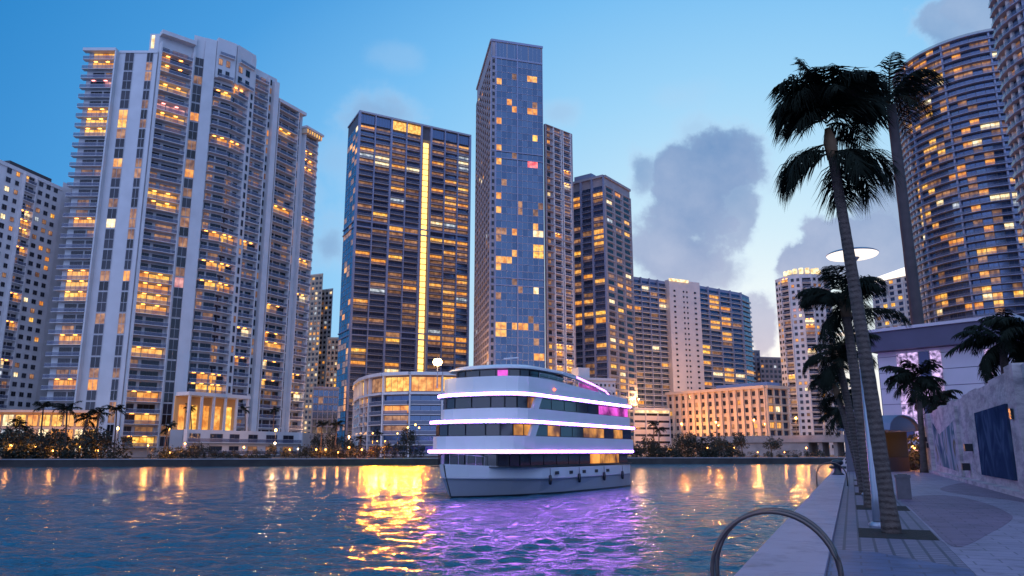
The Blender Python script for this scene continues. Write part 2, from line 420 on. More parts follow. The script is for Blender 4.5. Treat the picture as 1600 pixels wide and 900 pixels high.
me.update(calc_edges=True); me.validate(); me.materials.append(MATS['river_water'])
wo_ = bpy.data.objects.new('water', me); COL.objects.link(wo_); structure(wo_)

mat('asphalt', (.05, .048, .05), .8, var=.2, vscale=.2)
mat('soil', (.018, .013, .010), .9, var=.3, vscale=6, bump=.5, bscale=20)
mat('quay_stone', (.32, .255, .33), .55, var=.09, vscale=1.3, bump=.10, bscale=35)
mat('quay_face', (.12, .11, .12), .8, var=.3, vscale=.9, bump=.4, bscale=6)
mat('paving_lavender', (.29, .23, .30), .55, var=.14, vscale=.9, bump=.10, bscale=40)
mat('paving_mauve', (.19, .12, .18), .6, var=.12, vscale=1.2, bump=.10, bscale=40)
mat('paving_blue', (.07, .095, .20), .5, var=.15, vscale=1.5, bump=.08, bscale=40)
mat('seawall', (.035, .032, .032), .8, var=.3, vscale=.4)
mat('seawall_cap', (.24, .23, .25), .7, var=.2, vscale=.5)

# far bank
SH = [(-900, 120), (-400, 152), (0, 167), (300, 173), (520, 183), (650, 193), (1000, 207), (1290, 211), (1340, 212)]
shore = [C(px, Y, 715) for px, Y in SH]
def shoreY(px):
    for (p0, y0), (p1, y1) in zip(SH, SH[1:]):
        if p0 <= px <= p1: return y0 + (y1 - y0) * (px - p0) / (p1 - p0)
    return 212
m = MB(); m.prism(shore + [(1600, 230), (1600, 3200), (-2200, 3200), (-2200, 120)], -1, ZG, 'asphalt'); structure(m.build('ground'))
sw = thing('seawall', 'long dark concrete seawall with pale cap along the far river bank', 'seawall', (*shore[3], 0))
m = MB(); m2 = MB()
for p, q in zip(shore, shore[1:]):
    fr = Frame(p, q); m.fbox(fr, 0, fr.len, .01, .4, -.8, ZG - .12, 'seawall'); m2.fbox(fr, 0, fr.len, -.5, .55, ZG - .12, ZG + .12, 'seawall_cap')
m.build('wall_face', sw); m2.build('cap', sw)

# near quay: coping, paver strip, pavement
def strip(name, v0, v1, s0, s1, z, mt, z0=-1.0):
    mb = MB(); mb.prism([Q(v0, s0), Q(v1, s0), Q(v1, s1), Q(v0, s1)], z0, z, mt); return structure(mb.build(name))
pv = mat('paver_strip', (.20, .18, .24), .6)
t = pv.node_tree; b = t.nodes['Principled BSDF']; geo = t.nodes.new('ShaderNodeNewGeometry')
mp = t.nodes.new('ShaderNodeMapping'); mp.inputs['Rotation'].default_value = (0, 0, math.atan(530 / 1227)); t.links.new(geo.outputs['Position'], mp.inputs['Vector'])
br = t.nodes.new('ShaderNodeTexBrick'); br.inputs['Scale'].default_value = 1.0; br.offset = 0
for k, v in (('Brick Width', .2), ('Row Height', .2), ('Mortar Size', .02)): br.inputs[k].default_value = v
br.inputs['Color1'].default_value = (.20, .155, .21, 1); br.inputs['Color2'].default_value = (.145, .12, .17, 1); br.inputs['Mortar'].default_value = (.06, .055, .08, 1)
t.links.new(mp.outputs[0], br.inputs['Vector']); t.links.new(br.outputs['Color'], b.inputs['Base Color'])
bp = t.nodes.new('ShaderNodeBump'); bp.inputs['Strength'].default_value = .6; bp.inputs['Distance'].default_value = .01; bp.invert = True
t.links.new(br.outputs['Fac'], bp.inputs['Height']); t.links.new(bp.outputs[0], b.inputs['Normal'])
def jointed(name, w, h, mortar):
    m_ = MATS[name]; t = m_.node_tree; b = t.nodes['Principled BSDF']; geo = t.nodes.new('ShaderNodeNewGeometry')
    mp = t.nodes.new('ShaderNodeMapping'); mp.inputs['Rotation'].default_value = (0, 0, math.atan(530 / 1227)); t.links.new(geo.outputs['Position'], mp.inputs['Vector'])
    br = t.nodes.new('ShaderNodeTexBrick'); br.inputs['Scale'].default_value = 1
    for k, v in (('Brick Width', w), ('Row Height', h), ('Mortar Size', mortar)): br.inputs[k].default_value = v
    br.inputs['Color1'].default_value = (1, 1, 1, 1); br.inputs['Color2'].default_value = (.86, .87, .9, 1); br.inputs['Mortar'].default_value = (.5, .5, .52, 1)
    t.links.new(mp.outputs[0], br.inputs['Vector'])
    st = t.nodes.new('ShaderNodeTexNoise'); st.inputs['Scale'].default_value = 2.2; st.inputs['Detail'].default_value = 7; st.inputs['Roughness'].default_value = .7; t.links.new(geo.outputs['Position'], st.inputs['Vector'])
    sr = t.nodes.new('ShaderNodeValToRGB'); sr.color_ramp.elements[0].position = .33; sr.color_ramp.elements[0].color = (.62, .6, .62, 1); sr.color_ramp.elements[1].position = .5; sr.color_ramp.elements[1].color = (1, 1, 1, 1); t.links.new(st.outputs['Fac'], sr.inputs[0])
    old = b.inputs['Base Color'].links[0].from_socket
    for src in (br.outputs['Color'], sr.outputs[0]):
        mu = t.nodes.new('ShaderNodeVectorMath'); mu.operation = 'MULTIPLY'; t.links.new(old, mu.inputs[0]); t.links.new(src, mu.inputs[1]); old = mu.outputs[0]
    t.links.new(old, b.inputs['Base Color'])
for nm in ('paving_lavender', 'paving_mauve', 'paving_blue'): jointed(nm, .62, .31, .012)
jointed('quay_stone', 30, 30, .001)
# quay edge: separate stone blocks with fine joints
mb = MB(); s_ = -6.0
while s_ < 214:
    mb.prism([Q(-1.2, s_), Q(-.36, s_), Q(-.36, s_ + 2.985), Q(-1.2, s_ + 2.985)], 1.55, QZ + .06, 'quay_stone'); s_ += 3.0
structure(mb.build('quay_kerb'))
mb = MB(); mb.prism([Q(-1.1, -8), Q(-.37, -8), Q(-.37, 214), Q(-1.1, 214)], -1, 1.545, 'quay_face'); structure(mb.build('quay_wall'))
strip('paver_path', -.355, 1.12, -8, 214, QZ, 'paver_strip')
strip('pavement', 1.125, 60, -8, 214, QZ, 'paving_lavender')
def patch(name, pts, z, mt):
    mb = MB(); mb.prism([G(px, py) for px, py in pts], z - .0035, z, mt); structure(mb.build(name))
def k8(x, y): return (1100 + x / 3.2, 680 + y / 3.2)
def smooth_poly(pts, n=6):
    out = []; k = len(pts)
    for i in range(k):
        p0, p1, p2, p3 = [Vector(pts[(i + j - 1) % k]) for j in range(4)]
        for q in range(n):
            tt = q / n
            out.append(tuple(.5 * ((2 * p1) + (-p0 + p2) * tt + (2 * p0 - 5 * p1 + 4 * p2 - p3) * tt ** 2 + (-p0 + 3 * p1 - 3 * p2 + p3) * tt ** 3)))
    return out
patch('paving_path', smooth_poly([k8(*p) for p in ((990, 318), (1200, 300), (1400, 338), (1525, 392), (1535, 425), (1440, 485), (1262, 560), (1130, 458), (1040, 372))]), QZ + .004, 'paving_mauve')
patch('paving_path', smooth_poly([k8(*p) for p in ((1180, 268), (1330, 235), (1500, 262), (1680, 320), (1700, 350), (1480, 318), (1290, 296))]), QZ + .004, 'paving_mauve')
mb = MB(); mb.prism([Q(-.34, 3), Q(1.11, 3), Q(1.11, 10.4), Q(.2, 11.6), Q(-.34, 11.7)], QZ, QZ + .004, 'paving_blue'); structure(mb.build('paving_path'))

# ================================================================== the towers
# ---- white balcony tower (left)
R_ = 5
S1 = [(160, 97, 30, 9, 'lit_amber'), (150, 186, 30, 9), (150, 201, 30, 9, 'lit_gold'), (136, 356, 26, 7), (124, 434, 26, 6), (125, 449, 26, 6, 'lit_amber'), (120, 468, 26, 6), (115, 532, 26, 6), (112, 600, 26, 7), (130, 449, 8, 6, 'lit_pale'),
      (175, 135, 9, 9, 'lit_pink'), (190, 185, 9, 7), (189, 199, 9, 7, 'lit_gold'), (183, 248, 9, 7), (172, 356, 9, 8, 'lit_pale'), (158, 487, 9, 6), (149, 604, 9, 8), (209, 331, 8, 7, 'lit_dim'), (198, 437, 7, 7),
      (249, 103, 9, 9), (270, 140, 32, 8), (268, 171, 30, 8, 'lit_pink'), (263, 188, 30, 8), (250, 312, 30, 8), (247, 329, 30, 7), (234, 440, 30, 7), (234, 456, 30, 7), (233, 471, 30, 7), (232, 488, 30, 7), (238, 555, 30, 8, 'lit_amber'), (227, 650, 26, 7, 'lit_amber'), (223, 687, 26, 8, 'lit_gold'),
      (304, 182, 8, 8), (296, 277, 8, 8), (283, 444, 8, 8, 'lit_pink'), (362, 148, 14, 8), (355, 226, 16, 7), (344, 375, 16, 7), (340, 419, 16, 7), (338, 450, 16, 7), (326, 594, 16, 7), (326, 610, 18, 7),
      (380, 383, 10, 7), (430, 213, 18, 7), (432, 330, 18, 7), (410, 483, 10, 7), (408, 530, 12, 9), (430, 547, 9, 8), (421, 590, 9, 8, 'lit_dim'), (404, 600, 9, 8), (484, 269, 12, 9), (478, 350, 12, 8), (465, 415, 10, 8), (470, 540, 10, 8, 'lit_dim'), (470, 620, 12, 8, 'lit_pale')]
fh = 3.3
row = 300
def c1(px, Y): return C(px, Y, 300)
kA0, kA1, kB0, kB1 = c1(113, 228), c1(224, 228), c1(224, 228.6), c1(281, 236)
kC0, kC1, kC2, kC3 = c1(281, 236.2), c1(318, 240), c1(349, 244.5), c1(379, 252)
kD0, kD1, kE0, kE1, kF0, kF1 = c1(379, 252.3), c1(421, 262), c1(421, 263), c1(466, 276), c1(466, 276.5), c1(488, 284)
backY = 300
bk = lambda p, Y: (p[0] * Y / p[1], Y)
t1 = Tower('white_condo_tower', 'tall white tower of stacked balconies with a stepped roofline and blue window strips', [kA0, kA1, bk(kA1, backY), bk(kA0, backY)], ZG, 130, 'white_concrete', spots=S1, base_lit=.016, dim=.18, seed=3)
W1 = t1.wall
W1.prism([kB0, kB1, bk(kB1, backY), bk(kB0, backY)], ZG, 137, 'white_concrete', 'roof_dark')
W1.prism([kC0, kC1, kC2, kC3, bk(kC3, backY), bk(kC0, backY)], ZG, 141, 'white_concrete', 'roof_dark')
W1.prism([kD0, kD1, bk(kD1, backY), bk(kD0, backY)], ZG, 138, 'white_concrete', 'roof_dark')
W1.prism([kE0, kE1, bk(kE1, backY), bk(kE0, backY)], ZG, 130, 'white_concrete', 'roof_dark')
W1.prism([kF0, kF1, bk(kF1, backY + 10), bk(kF0, backY + 10)], ZG, 125.5, 'white_concrete', 'roof_dark')
fA = Frame(kA0, kA1); pm = fA.len / 111.0
nA = 38; zA = 130 - nA * fh
t1.bay_balc(fA, 0, 47 * pm, zA, nA, fh, 1.9, wins=((.22, .60, 2), (.66, .97, 1)), ext=(.9, 0), fins=False, wh=2.6, th=.17)
W1.fbox(fA, 47 * pm - .15, 47 * pm + .3, .005, 1.9, zA, 130.0, 'white_concrete')
W1.fbox(fA, -1.2, 47 * pm, .003, 2.0, 129.6, 130.6, 'white_concrete')
t1.bay_strip(fA, 59 * pm, 73 * pm, zA - .2, nA - 0, fh)
t1.bay_strip(fA, 94 * pm, 104 * pm, zA - .2, nA - 0, fh)
W1.fbox(fA, 47 * pm + .3, fA.len, .001, .25, 129.7, 130.5, 'white_concrete')
# roof house
m = MB(); m.fbox(fA, 93 * pm, fA.len - .1, -7, -1.0, 130.02, 137.2, 'white_concrete'); ph = m.build('roof_house', t1.root)
m = MB(); m.fbox(fA, 96 * pm, 101 * pm, -.98, -.9, 132.0, 136.6, 'lit_pale'); m.build('window', ph)
fB = Frame(kB0, kB1)
t1.bay_balc(fB, .4, fB.len - .4, zA, nA + 1, fh, 2.6, wins=((.05, .30, 1), (.40, .90, 2)), wh=2.6, th=.2)
W1.fbox(fB, 0, fB.len, .003, 2.75, 136.0, 137.4, 'white_concrete')
fC0 = Frame(kC0, kC1); q = fC0.len
t1.bay_strip(fC0, q * .12, q * .50, zA - .2, nA + 1, fh)
W1.fbox(fC0, q * .5, q, .003, .9, ZG, 140.6, 'white_concrete')
W1.fbox(fC0, 0, q * .12, .003, .9, ZG, 139.8, 'white_concrete')
fC1, fC2 = Frame(kC1, kC2), Frame(kC2, kC3)
nC = nA - 1
t1.bay_balc(fC1, .1, fC1.len, zA, nC, fh, 1.8, wins=((.06, .36, 1), (.46, .98, 1)), fins=False, wh=2.6, th=.2)
t1.bay_balc(fC2, 0, fC2.len * .72, zA, nC, fh, 1.8, wins=((.02, .45, 1), (.62, .92, 0)), fins=False)
W1.fbox(fC2, fC2.len * .72, fC2.len, .003, 1.9, ZG, 140.4, 'white_concrete')
fCs = Frame(fC2.pt(fC2.len * .76, 1.9, 0)[:2], fC2.pt(fC2.len * .98, 1.9, 0)[:2]); t1.bay_grid(fCs, 0, fCs.len, zA, nC, fh, 1, .45, (.2, .85))
zc = zA + nC * fh
for f_ in (fC1, fC2):                      # curved parapet with two storeys of small windows
    W1.fbox(f_, 0, f_.len, .004, 1.6, zc + .3, 141.6, 'white_concrete')
    f2 = Frame(f_.pt(0, 1.6, 0)[:2], f_.pt(f_.len, 1.6, 0)[:2]); t1.bay_grid(f2, 0, f2.len * .8, zc + .6, 2, fh + .6, 2, .5, (.15, .75))
    t1.balcony(f2, f2.len * .1, f2.len * .9, zc + .5, 1.1, 'white_concrete', 'rail_white'); t1.balcony(f2, f2.len * .1, f2.len * .9, zc + 8.6, 1.0, 'white_concrete', 'rail_white')
fD = Frame(kD0, kD1); q = fD.len
t1.bay_balc(fD, q * .04, q * .60, zA, nA + 2, fh, 1.7, wins=((.08, .40, 1), (.55, .92, 1)))
t1.bay_strip(fD, q * .66, q * .80, zA, nA + 2, fh, grp=1, gap=1.0)
W1.fbox(fD, q * .82, q, .003, 1.6, ZG, 136, 'white_concrete')
fE = Frame(kE0, kE1); q = fE.len
t1.bay_balc(fE, q * .03, q * .74, zA, nA, fh, 1.8, wins=((.04, .28, 0), (.34, .64, 1), (.70, .96, 0)), wh=2.6, th=.2)
t1.bay_strip(fE, q * .79, q * .90, zA, nA, fh)
W1.fbox(fE, 0, q, .003, 1.9, 129.4, 130.6, 'white_concrete')
fF = Frame(kF0, kF1); q = fF.len
t1.bay_balc(fF, q * .08, q * .95, zA, nA - 2, fh, 1.7, wins=((.1, .38, 0), (.52, .9, 1)), ext=(0, .8))
m = MB(); m.fbox(fF, -.8, q + 1.6, .003, 3.0, 124.6, 125.4, 'white_concrete')
for i in range(7): m.fbox(fF, -.5 + i * (q + 1.5) / 7, .5 + i * (q + 1.5) / 7, .3, 2.6, 122.6, 124.59, 'beige_stone')
ev = m.build('eave', t1.root)
for i in range(7):
    m = MB(); m.fbox(fF, .1 + i * (q + 1.5) / 7, .5 + i * (q + 1.5) / 7, 2.62, 2.75, 122.9, 124.2, 'lit_gold'); m.build('eave_light', ev)
# entrance podium with the lit portico
p0, p1 = C(288, 214, 660), C(470, 250, 660); fP = Frame(p0, p1); q = fP.len
W1.prism([p0, p1, (p1[0] + 2, 290), (p0[0] + 4, 290)], ZG, 9.2, 'white_concrete', 'pale_concrete')
for k in range(2): t1.bay_balc(fP, .3, q - .3, 2.4 + k * 3.4, 1, 3.4, 1.4, wins=((.04, .12, 1), (.2, .3, 1), (.36, .44, 1), (.52, .6, 1), (.68, .78, 1), (.84, .94, 1)), fins=True)
po = MB(); g0, g1 = q * .02, q * .52
po.fbox(fP, g0, g1, -6, -.1, 18.6, 19.6, 'white_concrete')
for i in range(6):
    a = g0 + .3 + (g1 - g0 - 1.2) * i / 5; po.fbox(fP, a, a + .6, -.9, -.3, 9.2, 18.6, 'white_concrete')
pr = po.build('portico', t1.root)
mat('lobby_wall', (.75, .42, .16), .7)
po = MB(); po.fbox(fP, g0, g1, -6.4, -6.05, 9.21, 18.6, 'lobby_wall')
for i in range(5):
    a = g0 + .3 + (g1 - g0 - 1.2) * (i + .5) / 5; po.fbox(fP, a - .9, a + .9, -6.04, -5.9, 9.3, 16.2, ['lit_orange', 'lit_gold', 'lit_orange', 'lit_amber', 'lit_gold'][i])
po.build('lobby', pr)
t1.finish()

# ---- grey gridded tower at the far left
S0 = [(38, 348, 8, 8), (38, 372, 8, 7), (35, 397, 9, 8), (66, 386, 5, 6), (25, 464, 8, 7), (42, 466, 5, 6, 'lit_pale'), (18, 516, 8, 7), (36, 518, 6, 6), (75, 410, 8, 6), (70, 470, 8, 7), (60, 562, 7, 7), (64, 535, 7, 7), (8, 600, 6, 6, 'lit_dim')]
a0, a1, a2, a3 = C(-40, 240), C(84, 272), C(84, 276), C(122, 286)
t0 = Tower('grey_apartment_tower', 'pale grey tower with a dark flat roof at the left edge of the view', [a0, a1, (a1[0] + 2, 320), (a0[0] - 20, 300)], ZG, 98.6, 'pale_concrete', spots=S0, base_lit=.10, dim=.12, seed=5)
t0.wall.prism([a2, a3, (a3[0] + 2, 330), (a2[0], 330)], ZG, 103, 'pale_concrete', 'roof_dark')
f0 = Frame(a0, a1); q = f0.len; n0 = 29; z_ = 98.6 - n0 * 3.25
for (w0, w1) in ((.06, .14), (.22, .30)): t0.bay_grid(f0, q * w0, q * w1, z_, n0, 3.25, 1, .7, (.25, .8))
t0.bay_balc(f0, q * .44, q * .60, z_, n0, 3.25, 1.3, wins=((.06, .45, 1), (.55, .94, 1)), slab='pale_concrete', fin='pale_concrete')
t0.bay_grid(f0, q * .64, q * .96, z_, n0, 3.25, 3, .5, (.3, .78))
t0.bay_grid(f0, q * .33, q * .42, z_, n0, 3.25, 1, .5, (.3, .78))
f0b = Frame(a2, a3); t0.bay_balc(f0b, f0b.len * .1, f0b.len * .9, z_, n0, 3.25, 1.3, wins=((.08, .45, 1), (.55, .92, 1)), slab='pale_concrete', fin='pale_concrete')
m = MB(); m.fbox(f0, q * .30, q * .88, -9, -1.5, 98.62, 101.4, 'roof_dark'); m.build('roof_house', t0.root)
t0.wall.fbox(f0, -.2, q + .2, .002, .4, 98.0, 99.3, 'pale_concrete')
t0.finish()

# ---- dark slab tower with the golden light strip
S2 = [(562, 233, 14, 4, 'lit_amber'), (590, 240, 12, 4, 'lit_dim'), (562, 250, 12, 4, 'lit_dim'), (590, 254, 7, 4, 'lit_pale'), (618, 236, 28, 4, 'lit_dim'), (618, 259, 12, 4, 'lit_amber'), (618, 281, 16, 5, 'lit_dim'), (618, 300, 12, 4, 'lit_amber'), (618, 323, 14, 4, 'lit_orange'), (565, 323, 12, 4, 'lit_dim'), (614, 362, 14, 4, 'lit_amber'), (615, 404, 14, 4), (562, 396, 12, 4, 'lit_orange'), (570, 370, 14, 5, 'lit_dim'), (681, 223, 10, 4, 'lit_dim'), (680, 257, 9, 4), (680, 375, 9, 5), (680, 445, 9, 5), (560, 458, 13, 4, 'lit_pale'), (558, 474, 13, 4), (614, 463, 15, 4, 'lit_amber'), (614, 481, 16, 4, 'lit_amber'), (614, 529, 15, 4, 'lit_gold'), (558, 552, 13, 5, 'lit_gold'), (610, 556, 12, 4), (545, 620, 8, 20, 'lit_orange')]
for yy in (290, 310, 322, 330, 345, 380, 400, 436, 455, 475, 496, 516, 540): S2.append((696, yy, 8, 4, 'lit_amber' if yy % 3 else 'lit_orange'))
for yy in (323, 356, 380, 430, 475, 500, 530, 550): S2.append((720, yy, 7, 4, 'lit_orange'))
b0, b1, b2 = C(535, 421), C(552, 400), C(731, 434)
t2 = Tower('dark_slab_tower', 'dark wide tower with one golden strip of light running down its face', away([b0, b1, b2], 30, 8), ZG, 189, 'dark_concrete', spots=S2, base_lit=.03, dim=.16, glass=GN, seed=8)
fL, fR = Frame(b0, b1), Frame(b1, b2); n2 = 54; h2 = 3.3; z2 = 182.0 - n2 * h2
t2.bay_grid(fL, .3, fL.len - .3, z2, n2, h2, 4, .94, (.04, .96), nm=0, frame='frame_light', m=None); 
q = fR.len; w = q / 179.0
cuts = [0, 24, 49, 73, 97, 113, 136, 158, 179]
for i in range(8):
    if i == 4: continue
    t2.base_lit, t2.dim = (.07, .18) if i < 2 else ((.09, .30) if i < 4 else (.20, .48))  # more dim glowing panes rightwards stand in for warm-lit balcony soffits
    A, B = cuts[i] * w + .15, cuts[i + 1] * w - .15
    for k in range(n2):
        z = z2 + k * h2
        t2.window(fR, A, B, z + .25, z + h2 - .35, nm=3, frame='frame_dark')
        if k not in (18, 36): t2.balcony(fR, A + .05, B - .05, z + .1, 1.5, 'grey_concrete', 'rail_dark', th=.30, rh=.95)
for i, c in enumerate(cuts):
    wd = .55 if i in (2, 4, 5, 8, 0) else .3
    t2.wall.fbox(fR, c * w - wd, c * w + wd, .004, 1.75, ZG, 189.5, 'bluegrey_slab')
for k in (18, 36):
    for zz in (z2 + k * h2, z2 + (k + 1) * h2): t2.wall.fbox(fR, 0, q, .003, 1.72, zz - .35, zz + .35, 'bluegrey_slab'); t2.wall.fbox(fL, 0, fL.len, .003, .6, zz - .35, zz + .35, 'bluegrey_slab')
t2.wall.fbox(fR, -.3, q + .3, .003, 1.9, 188.4, 189.4, 'grey_concrete'); t2.wall.fbox(fL, 0, fL.len, .004, .6, 188.5, 189.3, 'grey_concrete')
for i, (c0, c1_) in enumerate(((0, 24), (24, 49), (49, 97), (113, 136), (136, 158), (158, 179))):
    t2.window(fR, c0 * w + .5, c1_ * w - .5, 182.6, 188.0, b=.6, nm=4, m='lit_gold' if i == 2 else 'glass_navy_2', kind='crown_window', frame='frame_dark')
lm = mat('strip_light', (.3, .2, .1), .4, emit=(1.0, .60, .16), estr=2.4, sample=True)
m = MB()
for k in range(n2 - 1):
    z = z2 + k * h2; m.fbox(fR, 101 * w, 109 * w, .5, .9, z + .25, z + h2 - .35, 'strip_light')
m.build('light_strip', t2.root)
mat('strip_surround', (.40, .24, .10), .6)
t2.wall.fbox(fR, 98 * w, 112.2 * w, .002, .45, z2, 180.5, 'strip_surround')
t2.finish()

# ---- tall blue glass tower
S3 = [(779, 127, 5, 5, 'lit_amber'), (833, 120, 8, 5, 'lit_amber'), (835, 140, 7, 4, 'lit_pink'), (806, 174, 5, 5), (834, 176, 7, 7, 'lit_orange'), (780, 230, 6, 5), (781, 250, 6, 6, 'lit_amber'), (835, 217, 7, 5, 'lit_gold'), (835, 257, 7, 7, 'lit_red'), (781, 305, 6, 5), (780, 325, 6, 5, 'lit_amber'), (838, 361, 7, 5, 'lit_pale'), (838, 394, 8, 8, 'lit_gold'), (786, 408, 14, 9, 'lit_amber'), (782, 366, 6, 6, 'lit_dim'), (837, 450, 6, 6, 'lit_pale'), (781, 515, 6, 12, 'lit_amber'), (813, 512, 9, 4), (838, 510, 7, 6, 'lit_dim'), (838, 532, 7, 6, 'lit_dim'), (840, 560, 8, 6)]
d0, d1, d2 = C(743, 380), C(766, 330), C(850, 337)
t3 = Tower('blue_glass_tower', 'tallest slim tower of blue glass with an open glazed crown', away([d0, d1, d2], 34, 6), ZG, 193, 'mauve_concrete', spots=S3, base_lit=.018, dim=.035, glass=GB, seed=11)
fL, fR = Frame(d0, d1), Frame(d1, d2); n3 = 55; h3 = 3.3; z3 = 184 - n3 * h3
q = fR.len
t3.bay_grid(fR, .25, q * .075, z3, n3, h3, 1, .62, (.25, .8), m='glass_dark_3')
t3.bay_grid(fR, q * .10, q - .2, z3, n3, h3, 9, .985, (.02, .98), nm=0, frame='frame_light')
for k in range(0, n3 + 1): t3.wall.fbox(fR, q * .1, q, .16, .24, z3 + k * h3 - .1, z3 + k * h3 + .1, 'bluegrey_slab')
for k in (9, 22, 40): 
    for zz in (z3 + k * h3, z3 + (k + 1) * h3): t3.wall.fbox(fR, 0, q, .25, .5, zz - .25, zz + .25, 'bluegrey_slab'); t3.wall.fbox(fL, 0, fL.len, .4, .6, zz - .25, zz + .25, 'mauve_concrete')
for c in (0.0, .085, .5, 1.0): t3.wall.fbox(fR, max(0, q * c - .3), min(q, q * c + .3), .003, .38, z3, 193.3, 'bluegrey_slab')
t3.relief(fL, 0, fL.len, z3, n3, h3, 8, 'mauve_concrete', .5, .5, .9)
t3.glass = GD; t3.base_lit = .02
t3.bay_grid(fL, 0, fL.len, z3, n3, h3, 8, .8, (.2, .85), nm=0)
for (A, B) in ((.09, .30), (.30, .72), (.72, .98)): t3.window(fR, q * A + .2, q * B - .2, 184.8, 192.2, b=.05, nm=2, m='glass_blue_2', kind='crown_window', frame='frame_light')
t3.wall.fbox(fR, -.2, q + .2, .004, .6, 192.4, 193.5, 'bluegrey_slab'); t3.wall.fbox(fR, 0, q, .002, .45, 183.9, 184.7, 'bluegrey_slab'); t3.wall.fbox(fL, 0, fL.len, .003, .62, 192.3, 193.4, 'mauve_concrete')
t3.finish()

# ---- the lower concrete wing beside it
e0, e1 = C(852, 345), C(894, 357)
t4 = Tower('concrete_wing_tower', 'narrow lilac concrete tower with two columns of recessed balconies beside the tallest glass tower', away([e0, e1], 26, 3), ZG, 157, 'mauve_concrete', spots=[(860, 380, 7, 4, 'lit_dim'), (866, 372, 8, 5), (864, 395, 8, 5, 'lit_dim'), (882, 512, 8, 5, 'lit_amber'), (866, 545, 10, 5), (885, 550, 10, 5), (866, 560, 10, 6), (886, 565, 9, 6), (868, 575, 9, 6, 'lit_amber')], base_lit=.06, dim=.25, seed=13)
f4 = Frame(e0, e1); q = f4.len; n4 = 47; z4 = 157 - n4 * 3.3
t4.relief(f4, 0, q, z4, n4, 3.3, 1, 'mauve_concrete', 1.1, .8, .3, belts=(29, 30))
for (A, B) in ((.30, .58), (.66, .95)): t4.bay_balc(f4, q * A, q * B, z4, n4, 3.3, 1.2, wins=((.06, .94, 1),), slab='pale_concrete', rail='rail_white', fin='pale_concrete')
t4.bay_grid(f4, q * .06, q * .24, z4, n4, 3.3, 1, .55, (.25, .8))
t4.finish()

# ---- glass and concrete corner tower
S5 = [(910, 290, 12, 5, 'lit_gold'), (908, 312, 9, 5, 'lit_amber'), (905, 322, 9, 5), (930, 303, 12, 4), (908, 355, 5, 8, 'lit_amber'), (905, 378, 10, 6, 'lit_dim'), (923, 373, 4, 6, 'lit_amber'), (940, 370, 4, 12, 'lit_amber'), (905, 396, 9, 5, 'lit_gold'), (910, 411, 6, 5), (908, 443, 8, 4, 'lit_dim'), (943, 436, 9, 5, 'lit_amber'), (908, 494, 10, 4, 'lit_orange'), (926, 492, 7, 4, 'lit_amber'), (942, 490, 8, 5, 'lit_gold'), (947, 540, 7, 5, 'lit_amber'), (914, 558, 5, 5, 'lit_pale'), (960, 473, 7, 5, 'lit_pale'), (975, 368, 6, 5), (962, 540, 9, 5, 'lit_amber'), (980, 530, 6, 8), (965, 575, 9, 7), (980, 600, 9, 7)]
g0, g1, g2 = C(892, 393), C(947, 380), C(987, 403)
t5 = Tower('corner_glass_tower', 'dark blue glass tower with a lilac concrete side and a box on its roof', away([g0, g1, g2], 24, 5), ZG, 144, 'mauve_concrete', spots=S5, base_lit=.09, dim=.15, glass=GN, seed=17)
fL, fR = Frame(g0, g1), Frame(g1, g2); n5 = 41; h5 = 3.3; z5 = 139 - n5 * h5; q = fL.len
for (A, B) in ((.03, .33), (.36, .65), (.68, .97)): 
    for k in range(n5):
        z = z5 + k * h5; t5.window(fL, q * A, q * B, z + .2, z + h5 - .3, nm=2)
        if k % 14 not in (5,): t5.balcony(fL, q * A, q * B, z + .05, .9, 'bluegrey_slab', 'rail_dark', th=.22, rh=.9)
for c in (0.0, .345, .665, 1.0): t5.wall.fbox(fL, max(0, q * c - .5), min(q, q * c + .5), .004, 1.1, ZG, 144, 'bluegrey_slab')
for k in (13, 14, 15, 32, 33): t5.wall.fbox(fL, 0, q, .003, 1.05, z5 + k * h5 - .25, z5 + k * h5 + .25, 'bluegrey_slab')
q = fR.len; t5.relief(fR, 0, q, z5, n5, h5, 3, 'mauve_concrete', .5, .9, .7)
t5.glass = GD; t5.base_lit = .12; t5.dim = .2
t5.bay_grid(fR, 0, q, z5, n5, h5, 3, .6, (.2, .75))
t5.wall.fbox(fL, 0, fL.len, .004, 1.2, 143.2, 144.4, 'grey_concrete'); t5.wall.fbox(fR, 0, q, .004, .8, 143.2, 144.4, 'mauve_concrete')
m = MB(); m.fbox(fL, fL.len * .05, fL.len * .55, -12, -3, 144.02, 148.5, 'bluegrey_slab'); m.build('roof_house', t5.root)
t5.finish()

# ---- long curved block with the blind beige panel
S6 = [(1003, 450, 4, 5, 'lit_pale'), (1012, 447, 5, 4, 'lit_pale'), (1031, 477, 4, 4, 'lit_pale'), (1119, 467, 6, 5, 'lit_amber'), (1117, 478, 6, 5, 'lit_amber'), (1134, 484, 6, 6), (1136, 502, 6, 6), (1117, 510, 6, 8, 'lit_amber'), (1137, 527, 6, 8, 'lit_amber'), (1102, 545, 5, 8, 'lit_gold'), (1107, 568, 8, 5, 'lit_amber'), (1094, 591, 6, 5, 'lit_pale'), (1140, 577, 6, 5, 'lit_amber'), (1027, 545, 5, 4, 'lit_pale'), (994, 486, 5, 5), (1036, 569, 5, 4), (1105, 598, 6, 4), (1140, 596, 6, 4)]
h0, h1, h2_, h3_, h4_ = C(985, 438), C(1037, 452), C(1084, 462), C(1152, 486), C(1166, 500)
t6 = Tower('curved_apartment_block', 'wide blue balcony block with a tall blind beige panel on its front', [h0, h1, h2_, h3_, h4_, (h4_[0] + 6, 540), (h0[0], 520)], ZG, 103.5, 'bluegrey_slab', spots=S6, base_lit=.07, dim=.05, glass=GB + GN[:2], seed=19, cat='apartment block')
n6 = 31; h6 = 3.2; z6 = 102 - n6 * h6
